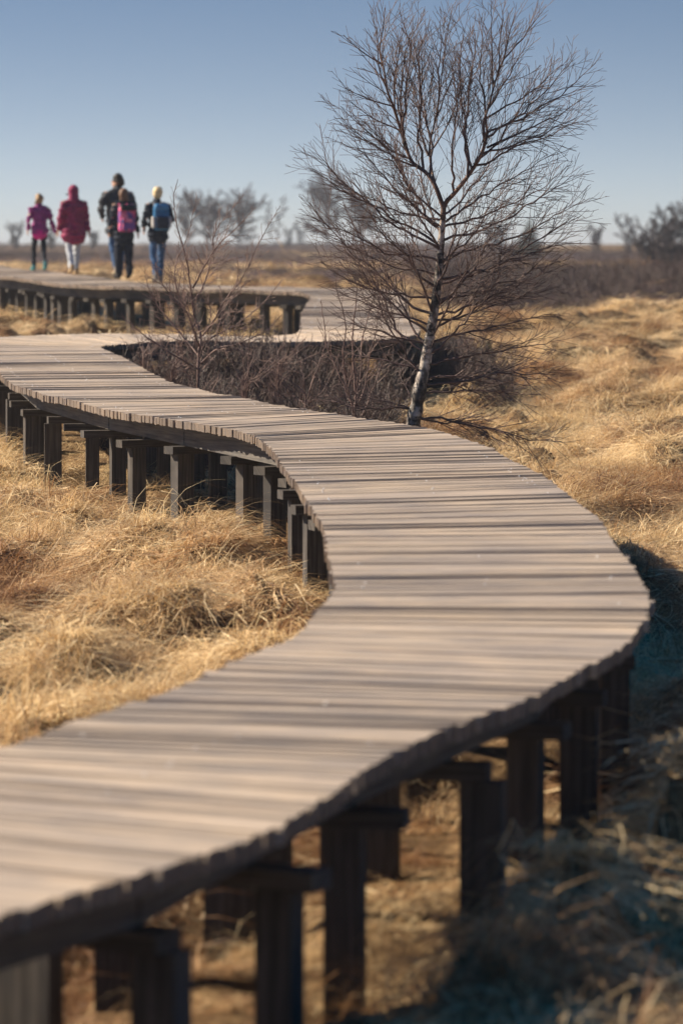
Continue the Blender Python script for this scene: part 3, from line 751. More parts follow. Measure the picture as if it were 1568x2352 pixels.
for a in (
    ('thicket_tree', 'dark dense tree at the right edge of the picture', 1572, 474, 150, 74, 71),
    ('thicket_tree', 'dark dense tree second from the right edge of the picture', 1524, 505, 155, 56, 72),
    ('thicket_tree', 'low dark shrub like tree at the left end of the right hand thicket', 1490, 540, 150, 40, 73),
    ('thicket_tree', 'low dark tree in front of the right hand thicket', 1550, 560, 128, 50, 74)):
    far_tree(a[0], a[1], a[2], a[3], a[4], a[5], a[6], 'multi', 0.0, 'dark thicket at the right edge', M_THICK, 2.0)

def conifer(label, px, py_top, Y, halfw, seed, mat, base_py=None, group=None, name='spruce_tree'):
    rs = np.random.default_rng(seed)
    X = (px - 784) * Y / FPX; zb = float(ground_z(X, Y)) - .05; H = EYE - (py_top - 560) * Y / FPX - zb; Wd = halfw * Y / FPX
    root = empty(name, (X, Y, zb)); tag(root, label, 'tree', group)
    p = path_between(rs, (0, 0, 0), (0, 0, H), (0, 0, 0), wig=.004, n=12)
    link_mesh('trunk', tubes_mesh('trunk', [(p, np.linspace(.022 * H, .003 * H, 12), 7)]), M_LIMB, root)
    V, F = [], []; o = 0
    for t in np.linspace(.06, .99, 30):
        nb = 9
        for k_ in range(nb):
            az = k_ * 2 * math.pi / nb + rs.uniform(0, .7); ln = Wd * (1.05 - t) ** .85 * rs.uniform(.75, 1.15) + .01
            d = np.array([math.cos(az), math.sin(az), 0.15 - .35 * (1 - t)]); q0 = np.array([0, 0, t * H])
            for j in range(16):
                u = rs.uniform(.15, 1.0); q = q0 + d * ln * u + np.array([0, 0, .12 * ln * u * u])
                nl = .22 * ln * rs.uniform(.7, 1.3) + .012; nd = unit(d + rs.normal(0, .7, 3)); sd = unit(np.cross(nd, rs.normal(0, 1, 3))) * nl * .14
                V += [q - sd, q + sd, q + nd * nl]; F.append((o, o + 1, o + 2)); o += 3
    link_mesh('crown', np_mesh('crown', np.array(V), np.array(F)), mat, root)
conifer('dark spruce cone on the skyline behind the right half of the birch', 1215, 502, 210, 36, 81, M_NEEDLE)
conifer('tiny yellow green spruce seedling in the grass right of the birch trunk', 1122, 785, 45.0, 24, 82, M_NEEDLE2, name='spruce_seedling')

# ------------------------------------------------------------------ scattered cover (grass, heath)
def scatter(name, label, cat, pts, rots, scl, pid, tint, protos, mat):
    me = bpy.data.meshes.new(name); me.vertices.add(len(pts)); me.vertices.foreach_set('co', np.asarray(pts, np.float32).ravel())
    a = me.attributes.new('rot', 'FLOAT_VECTOR', 'POINT'); a.data.foreach_set('vector', np.asarray(rots, np.float32).ravel())
    a = me.attributes.new('scl', 'FLOAT_VECTOR', 'POINT'); a.data.foreach_set('vector', np.asarray(scl, np.float32).ravel())
    a = me.attributes.new('pid', 'INT', 'POINT'); a.data.foreach_set('value', np.asarray(pid, np.int32))
    a = me.attributes.new('tint', 'FLOAT', 'POINT'); a.data.foreach_set('value', np.asarray(tint, np.float32))
    pc = bpy.data.collections.new(name + '_prototypes')
    for p in protos:
        p.materials.append(mat); pc.objects.link(bpy.data.objects.new(p.name, p))
    o = link_mesh(name, me); tag(o, label, cat, kind='stuff')
    ng = bpy.data.node_groups.new(name + '_nodes', 'GeometryNodeTree')
    ng.interface.new_socket('Geometry', in_out='INPUT', socket_type='NodeSocketGeometry')
    ng.interface.new_socket('Geometry', in_out='OUTPUT', socket_type='NodeSocketGeometry')
    gi = ng.nodes.new('NodeGroupInput'); go = ng.nodes.new('NodeGroupOutput')
    ci = ng.nodes.new('GeometryNodeCollectionInfo'); ci.inputs['Collection'].default_value = pc
    ci.inputs['Separate Children'].default_value = True; ci.inputs['Reset Children'].default_value = True
    ip = ng.nodes.new('GeometryNodeInstanceOnPoints'); ip.inputs['Pick Instance'].default_value = True
    def na(n, ty):
        x = ng.nodes.new('GeometryNodeInputNamedAttribute'); x.data_type = ty; x.inputs['Name'].default_value = n; return x.outputs['Attribute']
    er = ng.nodes.new('FunctionNodeEulerToRotation')
    ng.links.new(na('rot', 'FLOAT_VECTOR'), er.inputs[0]); ng.links.new(er.outputs[0], ip.inputs['Rotation'])
    ng.links.new(na('scl', 'FLOAT_VECTOR'), ip.inputs['Scale']); ng.links.new(na('pid', 'INT'), ip.inputs['Instance Index'])
    ng.links.new(gi.outputs[0], ip.inputs['Points']); ng.links.new(ci.outputs[0], ip.inputs['Instance']); ng.links.new(ip.outputs[0], go.inputs[0])
    md = o.modifiers.new('scatter', 'NODES'); md.node_group = ng
    return o

def blade_clump(name, seed, nb, lmin, lmax, width, lift, spread, rad, droop):
    """dry blades combed towards +X, rising then lying down"""
    rs = np.random.default_rng(seed); V, F, T = [], [], []; o = 0; ns = 5
    for k_ in range(nb):
        ln = rs.uniform(lmin, lmax); az = rs.normal(0, spread); el = rs.uniform(*lift)
        p = np.array([rs.normal(0, rad), rs.normal(0, rad), -0.02]); st = ln / (ns - 1)
        w = width * rs.uniform(.6, 1.4); tone = np.clip(rs.choice([rs.normal(.25, .15), rs.normal(.62, .16), rs.normal(.95, .1)], p=[.2, .5, .3]), 0, 1)
        dr = droop * rs.uniform(.6, 1.5)
        for j in range(ns):
            d = np.array([math.cos(az) * math.cos(el), math.sin(az) * math.cos(el), math.sin(el)])
            sd = np.array([-math.sin(az), math.cos(az), rs.normal(0, .35)]); sd = unit(sd)
            ww = w * (1 - j / (ns - 1) * .85) * .5
            V += [p - sd * ww, p + sd * ww]; T += [tone, tone]
            if j: F.append((o + 2 * j - 2, o + 2 * j - 1, o + 2 * j + 1, o + 2 * j))
            p = p + d * st; el -= dr * st / .1; el = max(el, -.5); az += rs.normal(0, .16)
            if p[2] < .01 and el < 0: el = rs.uniform(0, .08)
        o += 2 * ns
    return np_mesh(name, np.array(V), np.array(F), attrs={'tone': np.array(T)})

def twig_clump(name, seed, n, H, spread, r, wig=.28):
    rs = np.random.default_rng(seed); out = []
    for k_ in range(n):
        az = rs.uniform(0, 6.28); d = np.array([math.cos(az) * spread, math.sin(az) * spread, 1.0]) * 1
        b = grow(rs, (rs.normal(0, .08), rs.normal(0, .08), -.03), d, H * rs.uniform(.55, 1.1), r * 1.6, r, (0, 0, .3), wig, H / 7)
        out.append((b[0], b[1], 3))
        side_shoots(rs, out, b[0], b[1], H / 8, .7, lambda t, L: H * .35 * (1.1 - t), t0=.25, trop=(0, 0, .4), wig=.25, rmin=r * .8, step=H / 12)
    return tubes_mesh(name, out, attrs=True)

def field_points(rs, bands):
    P = []
    for y0, y1, dens, kx, x0 in bands:
        # uniform over a trapezoid that reaches past both picture sides
        wmax = 2 * (kx * y1 + x0); n = int(dens * wmax * (y1 - y0))
        y = rs.uniform(y0, y1, n); x = rs.uniform(-.5, .5, n) * wmax
        ok = np.abs(x) < kx * y + x0
        P.append(np.c_[x[ok], y[ok], np.full(ok.sum(), (y0 + y1) / 2)])
    return np.vstack(P)

def build_grass():
    rs = np.random.default_rng(77)
    pts = field_points(rs, [(5.5, 10, 170, .10, .9), (10, 20, 190, .105, .8), (20, 34, 160, .105, .8), (34, 50, 75, .105, 1.0), (50, 75, 30, .105, 1.5), (75, 130, 7, .11, 2)])
    x, y = pts[:, 0], pts[:, 1]
    ha = heath_amount(x, y); dd = deck_dist(x, y)
    keep = (rs.random(len(x)) > ha * .93) & ((dd > .62) | (rs.random(len(x)) < .30))
    bare = vnoise(x / .55, y / .7, 91)                      # small dark hollows between the tufts
    keep &= rs.random(len(x)) < np.clip(.25 + (bare - .2) * 4, .12, 1)
    x, y, dd = x[keep], y[keep], dd[keep]
    gx0 = (ground_z(x + .07, y) - ground_z(x - .07, y)) / .14      # steep lee sides of the tussocks stay thin
    kk = rs.random(len(x)) < np.clip(1.15 + gx0 * 1.4, .06, 1); x, y, dd = x[kk], y[kk], dd[kk]
    z = ground_z(x, y); z = np.where(dd < .9, np.minimum(z, base_z(y) + .12), z)
    e = .12
    gx = (ground_z(x + e, y) - ground_z(x - e, y)) / (2 * e); gy = (ground_z(x, y + e) - ground_z(x, y - e)) / (2 * e)
    fl = -0.55 + 2.6 * (fbm(x / 2.4, y / 3.0, 41, 2) - .5)
    fx = np.cos(fl) - gx * 3.2; fy = np.sin(fl) - gy * 3.2
    ang = np.arctan2(fy, fx) + rs.normal(0, .5, len(x))
    sl = np.clip(np.cos(ang) * gx + np.sin(ang) * gy, -.7, .5)
    rots = np.c_[rs.normal(0, .12, len(x)), -np.arctan(sl) * .8 + rs.normal(0, .10, len(x)), ang]
    far = np.interp(y, [0, 30, 50, 75, 130], [.9, 1.0, 1.25, 1.7, 2.6]); s = far * np.exp(rs.normal(0, .22, len(x)))
    s = np.where(dd < .62, s * .6, s)
    scl = np.c_[s, s, s * rs.uniform(.8, 1.25, len(x)) * np.interp(y, [0, 38, 60, 130], [1, 1, .6, .3])]
    tl = fbm(x / 1.3, y / 1.6, 51, 3); tint = np.clip((tl - .5) * 3.0 + .66 + rs.normal(0, .28, len(x)), 0, 1)
    pr = [blade_clump('grass_tuft', 100 + i, 36, .16, .38, .0072, (.15, .85), .7, .06, .95) for i in range(4)]
    pr += [blade_clump('grass_mat', 200 + i, 40, .16, .38, .0074, (-.05, .38), .65, .10, .5) for i in range(4)]
    pr += [blade_clump('grass_spray', 300 + i, 22, .3, .55, .0045, (.6, 1.2), .9, .05, .55) for i in range(2)]
    pid = rs.choice(10, len(x), p=[.09] * 4 + [.145] * 4 + [.03] * 2)
    scatter('dry_grass', 'dry golden moor grass lying in tufts over the whole ground', 'grass', np.c_[x, y, z], rots, scl, pid, tint, pr, M_GRASS)
    print('grass', len(x))
build_grass()

def build_heath():
    rs = np.random.default_rng(78)
    pts = field_points(rs, [(66, 120, 3.2, .11, 3), (120, 240, .55, .11, 4), (240, 500, .10, .11, 6)])
    x, y = pts[:, 0], pts[:, 1]
    keep = rs.random(len(x)) < heath_amount(x, y) ** 1.5
    x, y = x[keep], y[keep]; s = np.interp(y, [66, 120, 240, 500], [.8, 1.0, 1.5, 2.6]) * rs.uniform(.6, 1.3, len(x))
    band = (x > 0.9 + .01 * y) & (y > 64) & (y < 96); s = np.where(band, s * 1.25, s * .42)
    # bramble-like low tangle between the near bend and the middle stretch
    n = 8000; bx = rs.uniform(-2.7, 1.9, n); by = rs.uniform(29.4, 48, n)
    k_ = (deck_dist(bx, by) > .74) & (rs.random(n) < tangle(bx, by) ** 1.3); bx, by = bx[k_], by[k_]
    X = np.concatenate([x, bx]); Y = np.concatenate([y, by]); S = np.concatenate([s, rs.uniform(.45, .85, len(bx)) * np.interp(by, [29.4, 36, 40, 48], [.8, 1.0, 1.25, 1.1]) * (.35 + 1.3 * vnoise(bx / .45, by / .9, 66))])
    Z = ground_z(X, Y)
    rots = np.c_[rs.normal(0, .2, len(X)), rs.normal(0, .2, len(X)), rs.uniform(0, 6.28, len(X))]
    pr = [twig_clump('heath_bush', 400 + i, 26, .62, .55, .0026) for i in range(4)]
    pr += [twig_clump('bramble_bush', 420 + i, 20, .70, 1.3, .0024, .5) for i in range(4)]
    scatter('heath', 'brown purple twiggy heath in low patches and far bands', 'heath', np.c_[X, Y, Z], rots, np.c_[S, S, S], np.concatenate([rs.integers(0, 4, len(x)), rs.choice([0, 4, 5, 6, 7], len(bx))]), rs.random(len(X)), pr, M_HEATH)
    print('heath', len(X))
build_heath()

# ------------------------------------------------------------------ the walkers
def lathe_tube(bm, pts, sec, n=14):
    """closed tube through pts; sec = list of (rx, ry): rx along the side axis (mostly x), ry front to back"""
    pts = np.array(pts, float); m = len(pts)
    tg = np.gradient(pts, axis=0); tg /= np.linalg.norm(tg, axis=1)[:, None] + 1e-9
    rings = []; a = np.arange(n) * 2 * math.pi / n
    def ring(p, t, rx, ry):
        f = np.array([0, 1.0, 0.0]) if abs(t[1]) < .85 else np.array([0, 0, 1.0])
        u = np.cross(f, t); u = unit(u)
        if u[0] < 0: u = -u
        w = unit(np.cross(t, u))
        return [bm.verts.new(tuple(p + math.cos(q) * rx * u + math.sin(q) * ry * w)) for q in a]
    seq = []
    for i in range(m): seq.append((pts[i], tg[i], sec[i][0], sec[i][1]))
    p, t, rx, ry = seq[0]; k0 = min(rx, ry)
    seq = [(p - t * k0 * .85, t, rx * .45, ry * .45), (p - t * k0 * .5, t, rx * .82, ry * .82)] + seq
    p, t, rx, ry = seq[-1]; k1 = min(rx, ry)
    seq += [(p + t * k1 * .5, t, rx * .82, ry * .82), (p + t * k1 * .85, t, rx * .45, ry * .45)]
    rings = [ring(*q) for q in seq]
    for r0, r1 in zip(rings[:-1], rings[1:]):
        for i in range(n): bm.faces.new((r0[i], r0[(i + 1) % n], r1[(i + 1) % n], r1[i]))
    bm.faces.new(rings[0][::-1]); bm.faces.new(rings[-1])

def ellipsoid(bm, c, r):
    bmesh.ops.create_icosphere(bm, subdivisions=3, radius=1.0, matrix=Matrix.Translation(c) @ Matrix.Diagonal((r[0], r[1], r[2], 1)))

def fuse(name, bm, voxel, mat, parent, smooth=4, noise=0.0, seed=0):
    """melt the overlapping closed pieces of bm into one continuous surface"""
    bmesh.ops.recalc_face_normals(bm, faces=bm.faces)
    me = bpy.data.meshes.new(name); bm.to_mesh(me); bm.free()
    tmp = bpy.data.objects.new(name, me); COL.objects.link(tmp)
    md = tmp.modifiers.new('r', 'REMESH'); md.mode = 'VOXEL'; md.voxel_size = voxel; md.use_smooth_shade = True
    sm = tmp.modifiers.new('s', 'SMOOTH'); sm.factor = .5; sm.iterations = smooth
    dg = bpy.context.evaluated_depsgraph_get()
    out = bpy.data.meshes.new_from_object(tmp.evaluated_get(dg)); out.name = name
    bpy.data.objects.remove(tmp); bpy.data.meshes.remove(me)
    if noise:
        co = np.empty(len(out.vertices) * 3, np.float32); out.vertices.foreach_get('co', co); co = co.reshape(-1, 3)
        nn = np.empty(len(out.vertices) * 3, np.float32); out.vertices.foreach_get('normal', nn); nn = nn.reshape(-1, 3)
        f = (vnoise(co[:, 0] / .05 + co[:, 1] * 9, co[:, 2] / .045, 70 + seed) - .5) + .6 * (vnoise(co[:, 0] / .11, co[:, 2] / .03 + co[:, 1] * 7, 80 + seed) - .5)
        out.vertices.foreach_set('co', (co + nn * (f * noise)[:, None]).astype(np.float32).ravel())
    out.polygons.foreach_set('use_smooth', np.ones(len(out.polygons), dtype=bool)); out.update()
    out.materials.clear(); out.materials.append(mat)
    o = bpy.data.objects.new(name, out); COL.objects.link(o); o.parent = parent
    return o

SKIN = plain_mat('skin', (.55, .33, .24), .55, .35, .08)

def person(label, X, Y, H, face, P):
    """a walker seen from behind; face = heading angle from +Y (left positive). P holds colours and pose"""
    z = deck_z(Y) + .012
    root = empty('person', (X, Y, z), face); tag(root, label, 'person', 'walkers on the far boardwalk')
    k = H / 1.75
    def v(x, y, zz): return (x * k, y * k, zz * k)
    g = P.get('girth', 1.0); st = P.get('stride', .22); ph = P.get('lead', 1)          # lead: which leg is forward
    hip = {s: v(s * .088, 0, .90) for s in (-1, 1)}
    knee, ank, toe = {}, {}, {}
    for s in (-1, 1):
        if s == ph: knee[s] = v(s * .095, st * .62, .50); ank[s] = v(s * .09, st * .75, .085); toe[s] = v(s * .10, st * .75 + .17, .035)
        else: knee[s] = v(s * .09, -.02, .49); ank[s] = v(s * .085, -st * .95, .13); toe[s] = v(s * .095, -st * .95 + .13, .035)
    sh = {s: v(s * .185 * g, -.01, 1.415) for s in (-1, 1)}
    arms = P.get('arms', {-1: ((-.27, -.04, 1.16), (-.29, .06, .93)), 1: ((.27, .0, 1.16), (.29, -.08, .93))})
    elb = {s: v(*arms[s][0]) for s in (-1, 1)}; wri = {s: v(*arms[s][1]) for s in (-1, 1)}
    yaw = P.get('head_yaw', 0.0); hc = np.array(v(0, .03, 1.625))
    def hd(x, y, zz):
        c, s_ = math.cos(yaw), math.sin(yaw); return tuple(hc + np.array([x * c - y * s_, x * s_ + y * c, zz]) * k)
    # --- body, one skin
    bm = bmesh.new()
    lathe_tube(bm, [v(0, 0, .86), v(0, 0, 1.0), v(0, 0, 1.15), v(0, -.01, 1.3), v(0, -.01, 1.41)], [(.11 * k, .075 * k), (.115 * k, .08 * k), (.12 * k, .085 * k), (.155 * k, .10 * k), (.13 * k, .07 * k)])
    lathe_tube(bm, [v(0, 0, 1.40), v(0, .015, 1.47), v(0, .025, 1.55)], [(.06 * k, .06 * k), (.05 * k, .052 * k), (.052 * k, .055 * k)])
    ellipsoid(bm, hd(0, 0, .02), (.074 * k, .095 * k, .105 * k)); ellipsoid(bm, hd(0, .035, -.06), (.052 * k, .058 * k, .062 * k))
    ellipsoid(bm, hd(0, .10, -.015), (.014 * k, .02 * k, .022 * k)); ellipsoid(bm, hd(0, .088, -.07), (.022 * k, .012 * k, .012 * k))
    for s in (-1, 1):
        ellipsoid(bm, hd(s * .076, -.005, -.005), (.010 * k, .018 * k, .030 * k)); ellipsoid(bm, hd(s * .032, .086, .012), (.014 * k, .010 * k, .009 * k))
        lathe_tube(bm, [sh[s], elb[s], wri[s]], [(.052 * k, .052 * k), (.038 * k, .038 * k), (.026 * k, .028 * k)], 10)
        wv = np.array(wri[s]); dirn = unit(wv - np.array(elb[s])); pal = wv + dirn * .05 * k
        lathe_tube(bm, [wv, pal, pal + dirn * .035 * k], [(.020 * k, .028 * k), (.017 * k, .038 * k), (.016 * k, .038 * k)], 10)
        for f_, (off, ln) in enumerate(((-.029, .062), (-.010, .074), (.010, .070), (.028, .055))):
            b0 = pal + dirn * .03 * k + np.array([0, off * k, 0]); cur = np.array([-s * .3, 0, 0])
            b1 = b0 + unit(dirn + cur * .4) * ln * .5 * k; b2 = b1 + unit(dirn + cur * 1.6) * ln * .5 * k
            lathe_tube(bm, [b0, b1, b2], [(.0095 * k, .0095 * k)] * 2 + [(.0085 * k, .0085 * k)], 8)
        t0 = wv + dirn * .025 * k + np.array([0, .026 * k, 0]); t1 = t0 + unit(dirn + np.array([0, .9, 0])) * .032 * k
        lathe_tube(bm, [t0, t1, t1 + unit(dirn + np.array([-s * .4, .3, 0])) * .028 * k], [(.011 * k, .011 * k)] * 2 + [(.0095 * k, .0095 * k)], 8)
        lathe_tube(bm, [hip[s], knee[s], ank[s]], [(.066 * k, .068 * k), (.042 * k, .044 * k), (.032 * k, .034 * k)], 12)
        lathe_tube(bm, [tuple(np.array(ank[s]) + np.array([0, -.03, -.04]) * k), toe[s]], [(.034 * k, .034 * k), (.036 * k, .026 * k)], 10)
    fuse('body', bm, .009, SKIN, root, 2)
    # --- trousers
    bm = bmesh.new(); tw_ = P.get('leg_w', 1.0)
    lathe_tube(bm, [v(0, 0, .84), v(0, 0, .93), v(0, 0, 1.02)], [(.165 * k * g, .118 * k), (.168 * k * g, .118 * k), (.15 * k * g, .108 * k)])
    for s in (-1, 1):
        h0 = np.array(hip[s]); kn = np.array(knee[s]); an = np.array(ank[s]); an = an + np.array([0, 0, .01])
        lathe_tube(bm, [h0, .55 * h0 + .45 * kn, kn, .5 * kn + .5 * an, an], [(.092 * k * tw_, .10 * k * tw_), (.084 * k * tw_, .09 * k * tw_), (.074 * k * tw_, .080 * k * tw_), (.064 * k * tw_, .066 * k * tw_), (.056 * k * tw_, .06 * k * tw_)], 14)
    fuse('trousers', bm, .012, P['trousers'], root, 4, .022, 1)
    for s in (-1, 1):
        bm = bmesh.new(); an = np.array(ank[s]); to = np.array(toe[s])
        lathe_tube(bm, [an + np.array([0, -.01, .05]) * k, an + np.array([0, -.015, 0]) * k, an + np.array([0, -.02, -.035]) * k], [(.05 * k, .055 * k)] * 3, 12)
        lathe_tube(bm, [an + np.array([0, -.035, -.04]) * k, .5 * (an + to) + np.array([0, 0, -.01]) * k, to], [(.044 * k, .04 * k), (.05 * k, .042 * k), (.045 * k, .028 * k)], 12)
        fuse('shoe', bm, .010, P['shoe'], root, 2)
    # --- jacket
    hem = P.get('hem', .80); fl = P.get('flare', 1.0); bm = bmesh.new()
    zs = np.linspace(hem, 1.43, 8); prof = np.interp(zs, [hem, 1.0, 1.15, 1.3, 1.40, 1.43], [.195 * fl, .185 * (1 + (fl - 1) * .5), .18, .20, .185, .15])
    dep = np.interp(zs, [hem, 1.0, 1.2, 1.35, 1.43], [.15 * fl, .14 * (1 + (fl - 1) * .4), .135, .13, .09])
    lathe_tube(bm, [v(0, -.008, q) for q in zs], [(a * k * g, b * k * (.6 + .4 * g)) for a, b in zip(prof, dep)], 20)
    lathe_tube(bm, [v(0, 0, 1.40), v(0, .01, 1.46), v(0, .012, 1.505)], [(.095 * k, .085 * k), (.076 * k, .072 * k), (.07 * k, .066 * k)], 14)
    for s in (-1, 1):
        a0 = np.array(sh[s]); e0 = np.array(elb[s]); w0 = np.array(wri[s])
        lathe_tube(bm, [a0 + np.array([-s * .04, 0, .0]) * k, a0, .5 * a0 + .5 * e0, e0, .5 * e0 + .5 * w0, w0], [(.075 * k, .08 * k), (.074 * k, .082 * k), (.066 * k * g, .072 * k * g), (.059 * k * g, .063 * k * g), (.053 * k, .057 * k), (.047 * k, .05 * k)], 14)
    if P.get('hood') == 'down':
        lathe_tube(bm, [v(-.09, -.05, 1.43), v(-.05, -.105, 1.41), v(0, -.125, 1.395), v(.05, -.105, 1.41), v(.09, -.05, 1.43)], [(.035 * k, .045 * k)] * 5, 12)
    jk = fuse('jacket', bm, .012, P['jacket'], root, 4, .034, 2)
    if P.get('hood') == 'up':
        bm = bmesh.new(); ellipsoid(bm, hd(0, -.015, .025), (.108 * k, .122 * k, .128 * k))
        lathe_tube(bm, [v(0, -.02, 1.42), v(0, -.015, 1.50), v(0, 0, 1.58)], [(.13 * k, .10 * k), (.105 * k, .095 * k), (.10 * k, .10 * k)], 14)
        fuse('hood', bm, .012, P['jacket'], jk, 5, .012, 3)
    if P.get('band'):
        bm = bmesh.new(); lathe_tube(bm, [v(0, -.008, hem - .075), v(0, -.008, hem - .03), v(0, -.008, hem + .015)], [(.178 * k * g, .14 * k), (.184 * k * g, .145 * k), (.18 * k * g, .142 * k)], 20)
        fuse('hem_band', bm, .012, P['band'], jk, 3)
    # --- hair
    if P.get('hair'):
        bm = bmesh.new(); ellipsoid(bm, hd(0, -.018, .040), (.094 * k, .106 * k, .100 * k)); ellipsoid(bm, hd(0, -.045, -.01), (.086 * k, .068 * k, .090 * k))
        style = P.get('hair_style', 'short')
        if style == 'ponytail':
            lathe_tube(bm, [hd(0, -.09, .05), hd(-.05, -.125, .01), hd(-.10, -.13, -.05), hd(-.15, -.12, -.085)], [(.03 * k, .03 * k), (.035 * k, .035 * k), (.03 * k, .03 * k), (.012 * k, .012 * k)], 10)
            lathe_tube(bm, [hd(-.05, -.06, -.02), hd(-.085, -.07, -.08), hd(-.10, -.07, -.12)], [(.035 * k, .03 * k), (.03 * k, .025 * k), (.012 * k, .01 * k)], 10)
        if style == 'bob':
            lathe_tube(bm, [hd(0, -.04, .03), hd(0, -.055, -.05), hd(0, -.06, -.11)], [(.088 * k, .075 * k), (.092 * k, .066 * k), (.08 * k, .05 * k)], 14)
        fuse('hair', bm, .009, P['hair'], root, 2, .018, 5)
    if P.get('strand'):
        bm = bmesh.new(); lathe_tube(bm, [hd(-.07, .03, -.04), hd(-.13, .0, -.05), hd(-.19, -.02, -.045)], [(.016 * k, .016 * k), (.018 * k, .018 * k), (.006 * k, .006 * k)], 8)
        fuse('hair', bm, .008, P['strand'], root, 2)
    return root, v

def rounded(bm, c, sz, bev):
    r_ = bmesh.ops.create_cube(bm, size=1.0, matrix=Matrix.Translation(c) @ Matrix.Diagonal((sz[0], sz[1], sz[2], 1)))
    es = [e for e in bm.edges if all(q in r_['verts'] for q in e.verts)]
    bmesh.ops.bevel(bm, geom=es, offset=bev, segments=3, profile=.6, affect='EDGES')

def bm_obj(name, bm, mat, parent):
    me = bpy.data.meshes.new(name); bm.to_mesh(me); bm.free()
    me.polygons.foreach_set('use_smooth', np.ones(len(me.polygons), dtype=bool)); me.materials.append(mat)
    o = bpy.data.objects.new(name, me); COL.objects.link(o); o.parent = parent; return o

def backpack(label, wearer, k, cz, main, pocket, lid, strap, sz=(.30, .17, .44), side=None):
    loc = wearer.location; rz = wearer.rotation_euler.z
    off = Matrix.Rotation(rz, 3, 'Z') @ Vector((0, -.225 * k, cz * k))
    root = empty('backpack', loc + off, rz); tag(root, label, 'backpack', 'backpacks of the walkers')
    w, d, h = [q * k for q in sz]
    bm = bmesh.new(); rounded(bm, (0, 0, 0), (w, d, h), .06 * k); bm_obj('bag', bm, main, root)
    bm = bmesh.new(); rounded(bm, (0, -d * .55, -h * .20), (w * .78, d * .5, h * .48), .035 * k); bm_obj('pocket', bm, pocket, root)
    bm = bmesh.new(); rounded(bm, (0, -d * .10, h * .42), (w * .92, d * .98, h * .26), .05 * k); bm_obj('lid', bm, lid, root)
    for s in (-1, 1):
        bm = bmesh.new()
        lathe_tube(bm, [(s * w * .33, d * .40, h * .40), (s * w * .36, d * .62, h * .58), (s * w * .38, d * 1.5, h * .62), (s * w * .40, d * 2.25, h * .30)], [(.024 * k, .008 * k)] * 4, 8)
        bm_obj('strap', bm, strap, root)
        if side:
            bm = bmesh.new(); rounded(bm, (s * w * .53, -.01, -h * .18), (.05 * k, d * .7, h * .45), .022 * k); bm_obj('side_pocket', bm, side, root)
    bm = bmesh.new(); lathe_tube(bm, [(-.03 * k, 0, h * .53), (0, 0, h * .59), (.03 * k, 0, h * .53)], [(.008 * k, .008 * k)] * 3, 8); bm_obj('handle', bm, strap, root)

def patterned(name, cols, scale):
    m, t, b = nodes_of(name)
    tc_ = N(t, 'ShaderNodeTexCoord'); n = N(t, 'ShaderNodeTexVoronoi', Scale=scale); t.links.new(tc_.outputs['Object'], n.inputs['Vector'])
    sx = N(t, 'ShaderNodeSeparateXYZ'); t.links.new(n.outputs['Color'], sx.inputs[0])
    r_ = ramp(t, [(i / len(cols), c) for i, c in enumerate(cols)], 'CONSTANT'); t.links.new(sx.outputs[0], r_.inputs[0])
    t.links.new(r_.outputs[0], b.inputs['Base Color']); b.inputs['Roughness'].default_value = .7
    return m

NAVY = plain_mat('navy_cloth', (.016, .024, .042), .75); DARKJ = plain_mat('charcoal_cloth', (.045, .05, .062), .7)
JEANS = plain_mat('blue_denim', (.035, .085, .19), .85, scale=30); PALE = plain_mat('pale_denim', (.48, .53, .60), .85, scale=30)
HEAD = .33
person('girl in purple jacket with bright pink hem and blonde ponytail, leftmost walker', -5.42, 69.0, 1.38, HEAD, dict(
    jacket=plain_mat('purple_jacket', (.26, .030, .19), .7), band=plain_mat('pink_band', (.62, .02, .27), .7), trousers=plain_mat('black_leggings', (.018, .022, .035), .7), shoe=plain_mat('teal_shoe', (.05, .20, .22), .6),
    hair=plain_mat('dark_blonde_hair', (.36, .22, .10), .55, .4), hair_style='ponytail', hem=.90, lead=-1, stride=.22, leg_w=.86,
    arms={-1: ((-.27, -.08, 1.17), (-.27, .0, .95)), 1: ((.28, -.02, 1.14), (.38, .02, .91))}))
person('walker in long maroon jacket with hood up and pale jeans', -4.62, 66.3, 1.54, HEAD, dict(
    jacket=plain_mat('maroon_jacket', (.27, .026, .095), .65), trousers=PALE, shoe=plain_mat('tan_boot', (.42, .30, .17), .7), hood='up', strand=plain_mat('dark_hair_strand', (.05, .035, .028), .5),
    hem=.76, flare=1.22, girth=1.08, lead=1, stride=.20, leg_w=.98, arms={-1: ((-.27, -.06, 1.15), (-.29, .05, .90)), 1: ((.26, .02, 1.15), (.29, -.06, .88))}))
man, _ = person('tall man in dark jacket and jeans turning his head to the left', -3.78, 65.0, 1.74, HEAD, dict(
    jacket=DARKJ, trousers=JEANS, shoe=plain_mat('light_boot', (.40, .33, .24), .7), hair=plain_mat('black_hair', (.018, .014, .012), .5, .4), hair_style='short', hem=.78, girth=1.12, head_yaw=.85, lead=1, stride=.26,
    arms={-1: ((-.31, -.05, 1.17), (-.24, .14, 1.02)), 1: ((.27, -.02, 1.14), (.27, .03, .88))}))
kid, _ = person('youngster in navy clothes carrying the pink patterned backpack in front of the tall man', -3.60, 63.6, 1.50, HEAD, dict(
    jacket=NAVY, trousers=plain_mat('navy_trousers', (.012, .018, .034), .8), shoe=plain_mat('black_shoe', (.02, .02, .022), .6), hair=plain_mat('brown_hair', (.16, .085, .05), .5, .4), hair_style='bob', hem=.80, lead=-1, stride=.10, leg_w=1.15,
    hood='down', arms={-1: ((-.25, -.04, 1.16), (-.26, .08, .93)), 1: ((.24, .0, 1.16), (.26, -.06, .92))}))
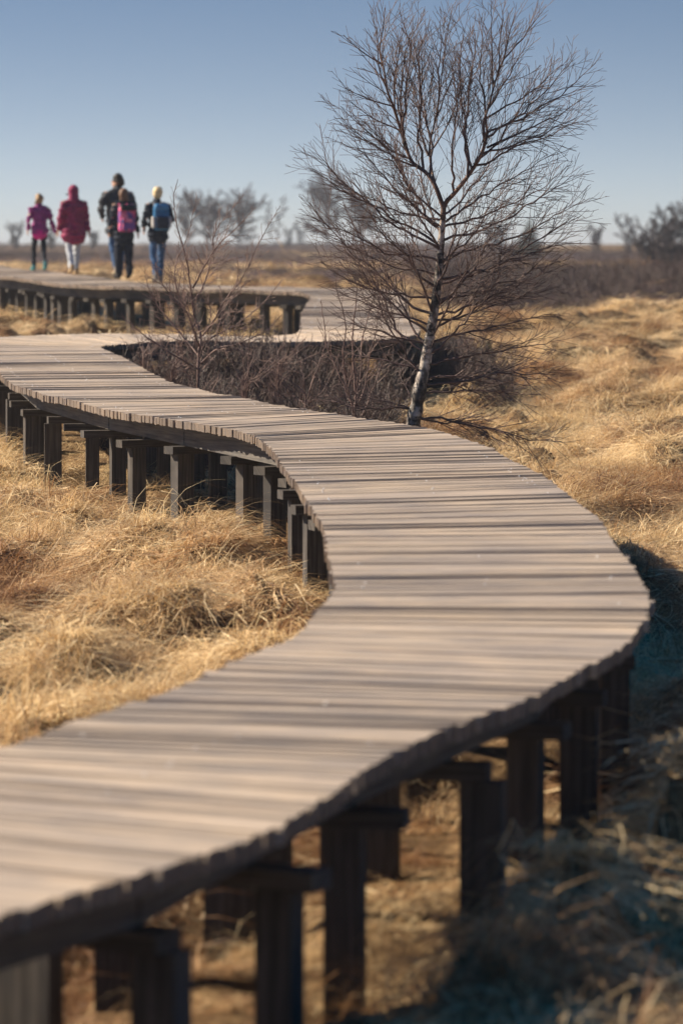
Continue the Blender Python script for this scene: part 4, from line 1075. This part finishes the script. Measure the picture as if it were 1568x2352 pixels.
bl, _ = person('walker with short blond hair in navy jacket and blue jeans, rightmost of the group', -2.93, 61.35, 1.53, HEAD, dict(
    jacket=NAVY, trousers=JEANS, shoe=plain_mat('grey_shoe', (.16, .15, .14), .7), hair=plain_mat('light_blond_hair', (.78, .60, .33), .5, .4), hair_style='short', hem=.84, lead=1, stride=.2, leg_w=.92,
    hood='down', arms={-1: ((-.27, -.06, 1.14), (-.23, .12, .98)), 1: ((.25, -.04, 1.14), (.21, .14, .98))}))
PINK = patterned('pink_camouflage', [(.70, .10, .20), (.10, .05, .22), (.80, .22, .33), (.16, .06, .30), (.55, .06, .22)], 16)
backpack('pink and violet patterned school backpack on the youngster', kid, 1.50 / 1.75, 1.16, PINK, PINK, plain_mat('dark_lid', (.02, .022, .035), .6), plain_mat('pink_strap', (.60, .08, .22), .7), (.32, .19, .50))
backpack('blue backpack with pale side pockets on the blond walker', bl, 1.53 / 1.75, 1.19, plain_mat('blue_pack', (.018, .12, .28), .6), plain_mat('navy_pocket', (.015, .025, .05), .6), plain_mat('sky_lid', (.05, .20, .42), .6), plain_mat('grey_strap', (.25, .25, .27), .7), (.29, .16, .46), plain_mat('pale_pocket', (.45, .45, .46), .7))

# ------------------------------------------------------------------ thin winter air
def build_haze():
    bm = bmesh.new()
    bmesh.ops.create_cube(bm, size=1.0, matrix=Matrix.Translation((0, 1280, 1.0)) @ Matrix.Diagonal((4640, 2660, 15.0, 1)))
    me = bpy.data.meshes.new('haze'); bm.to_mesh(me); bm.free()
    m = bpy.data.materials.new('thin_air'); m.use_nodes = True; t = m.node_tree; t.nodes.clear()
    o_ = t.nodes.new('ShaderNodeOutputMaterial'); pv = t.nodes.new('ShaderNodeVolumePrincipled')
    pv.inputs['Color'].default_value = (.80, .88, 1.0, 1); pv.inputs['Density'].default_value = 0.00045; pv.inputs['Anisotropy'].default_value = 0.2
    t.links.new(pv.outputs[0], o_.inputs['Volume'])
    tag(link_mesh('haze', me, m), 'thin pale air over the moor', 'haze', kind='stuff')
build_haze()
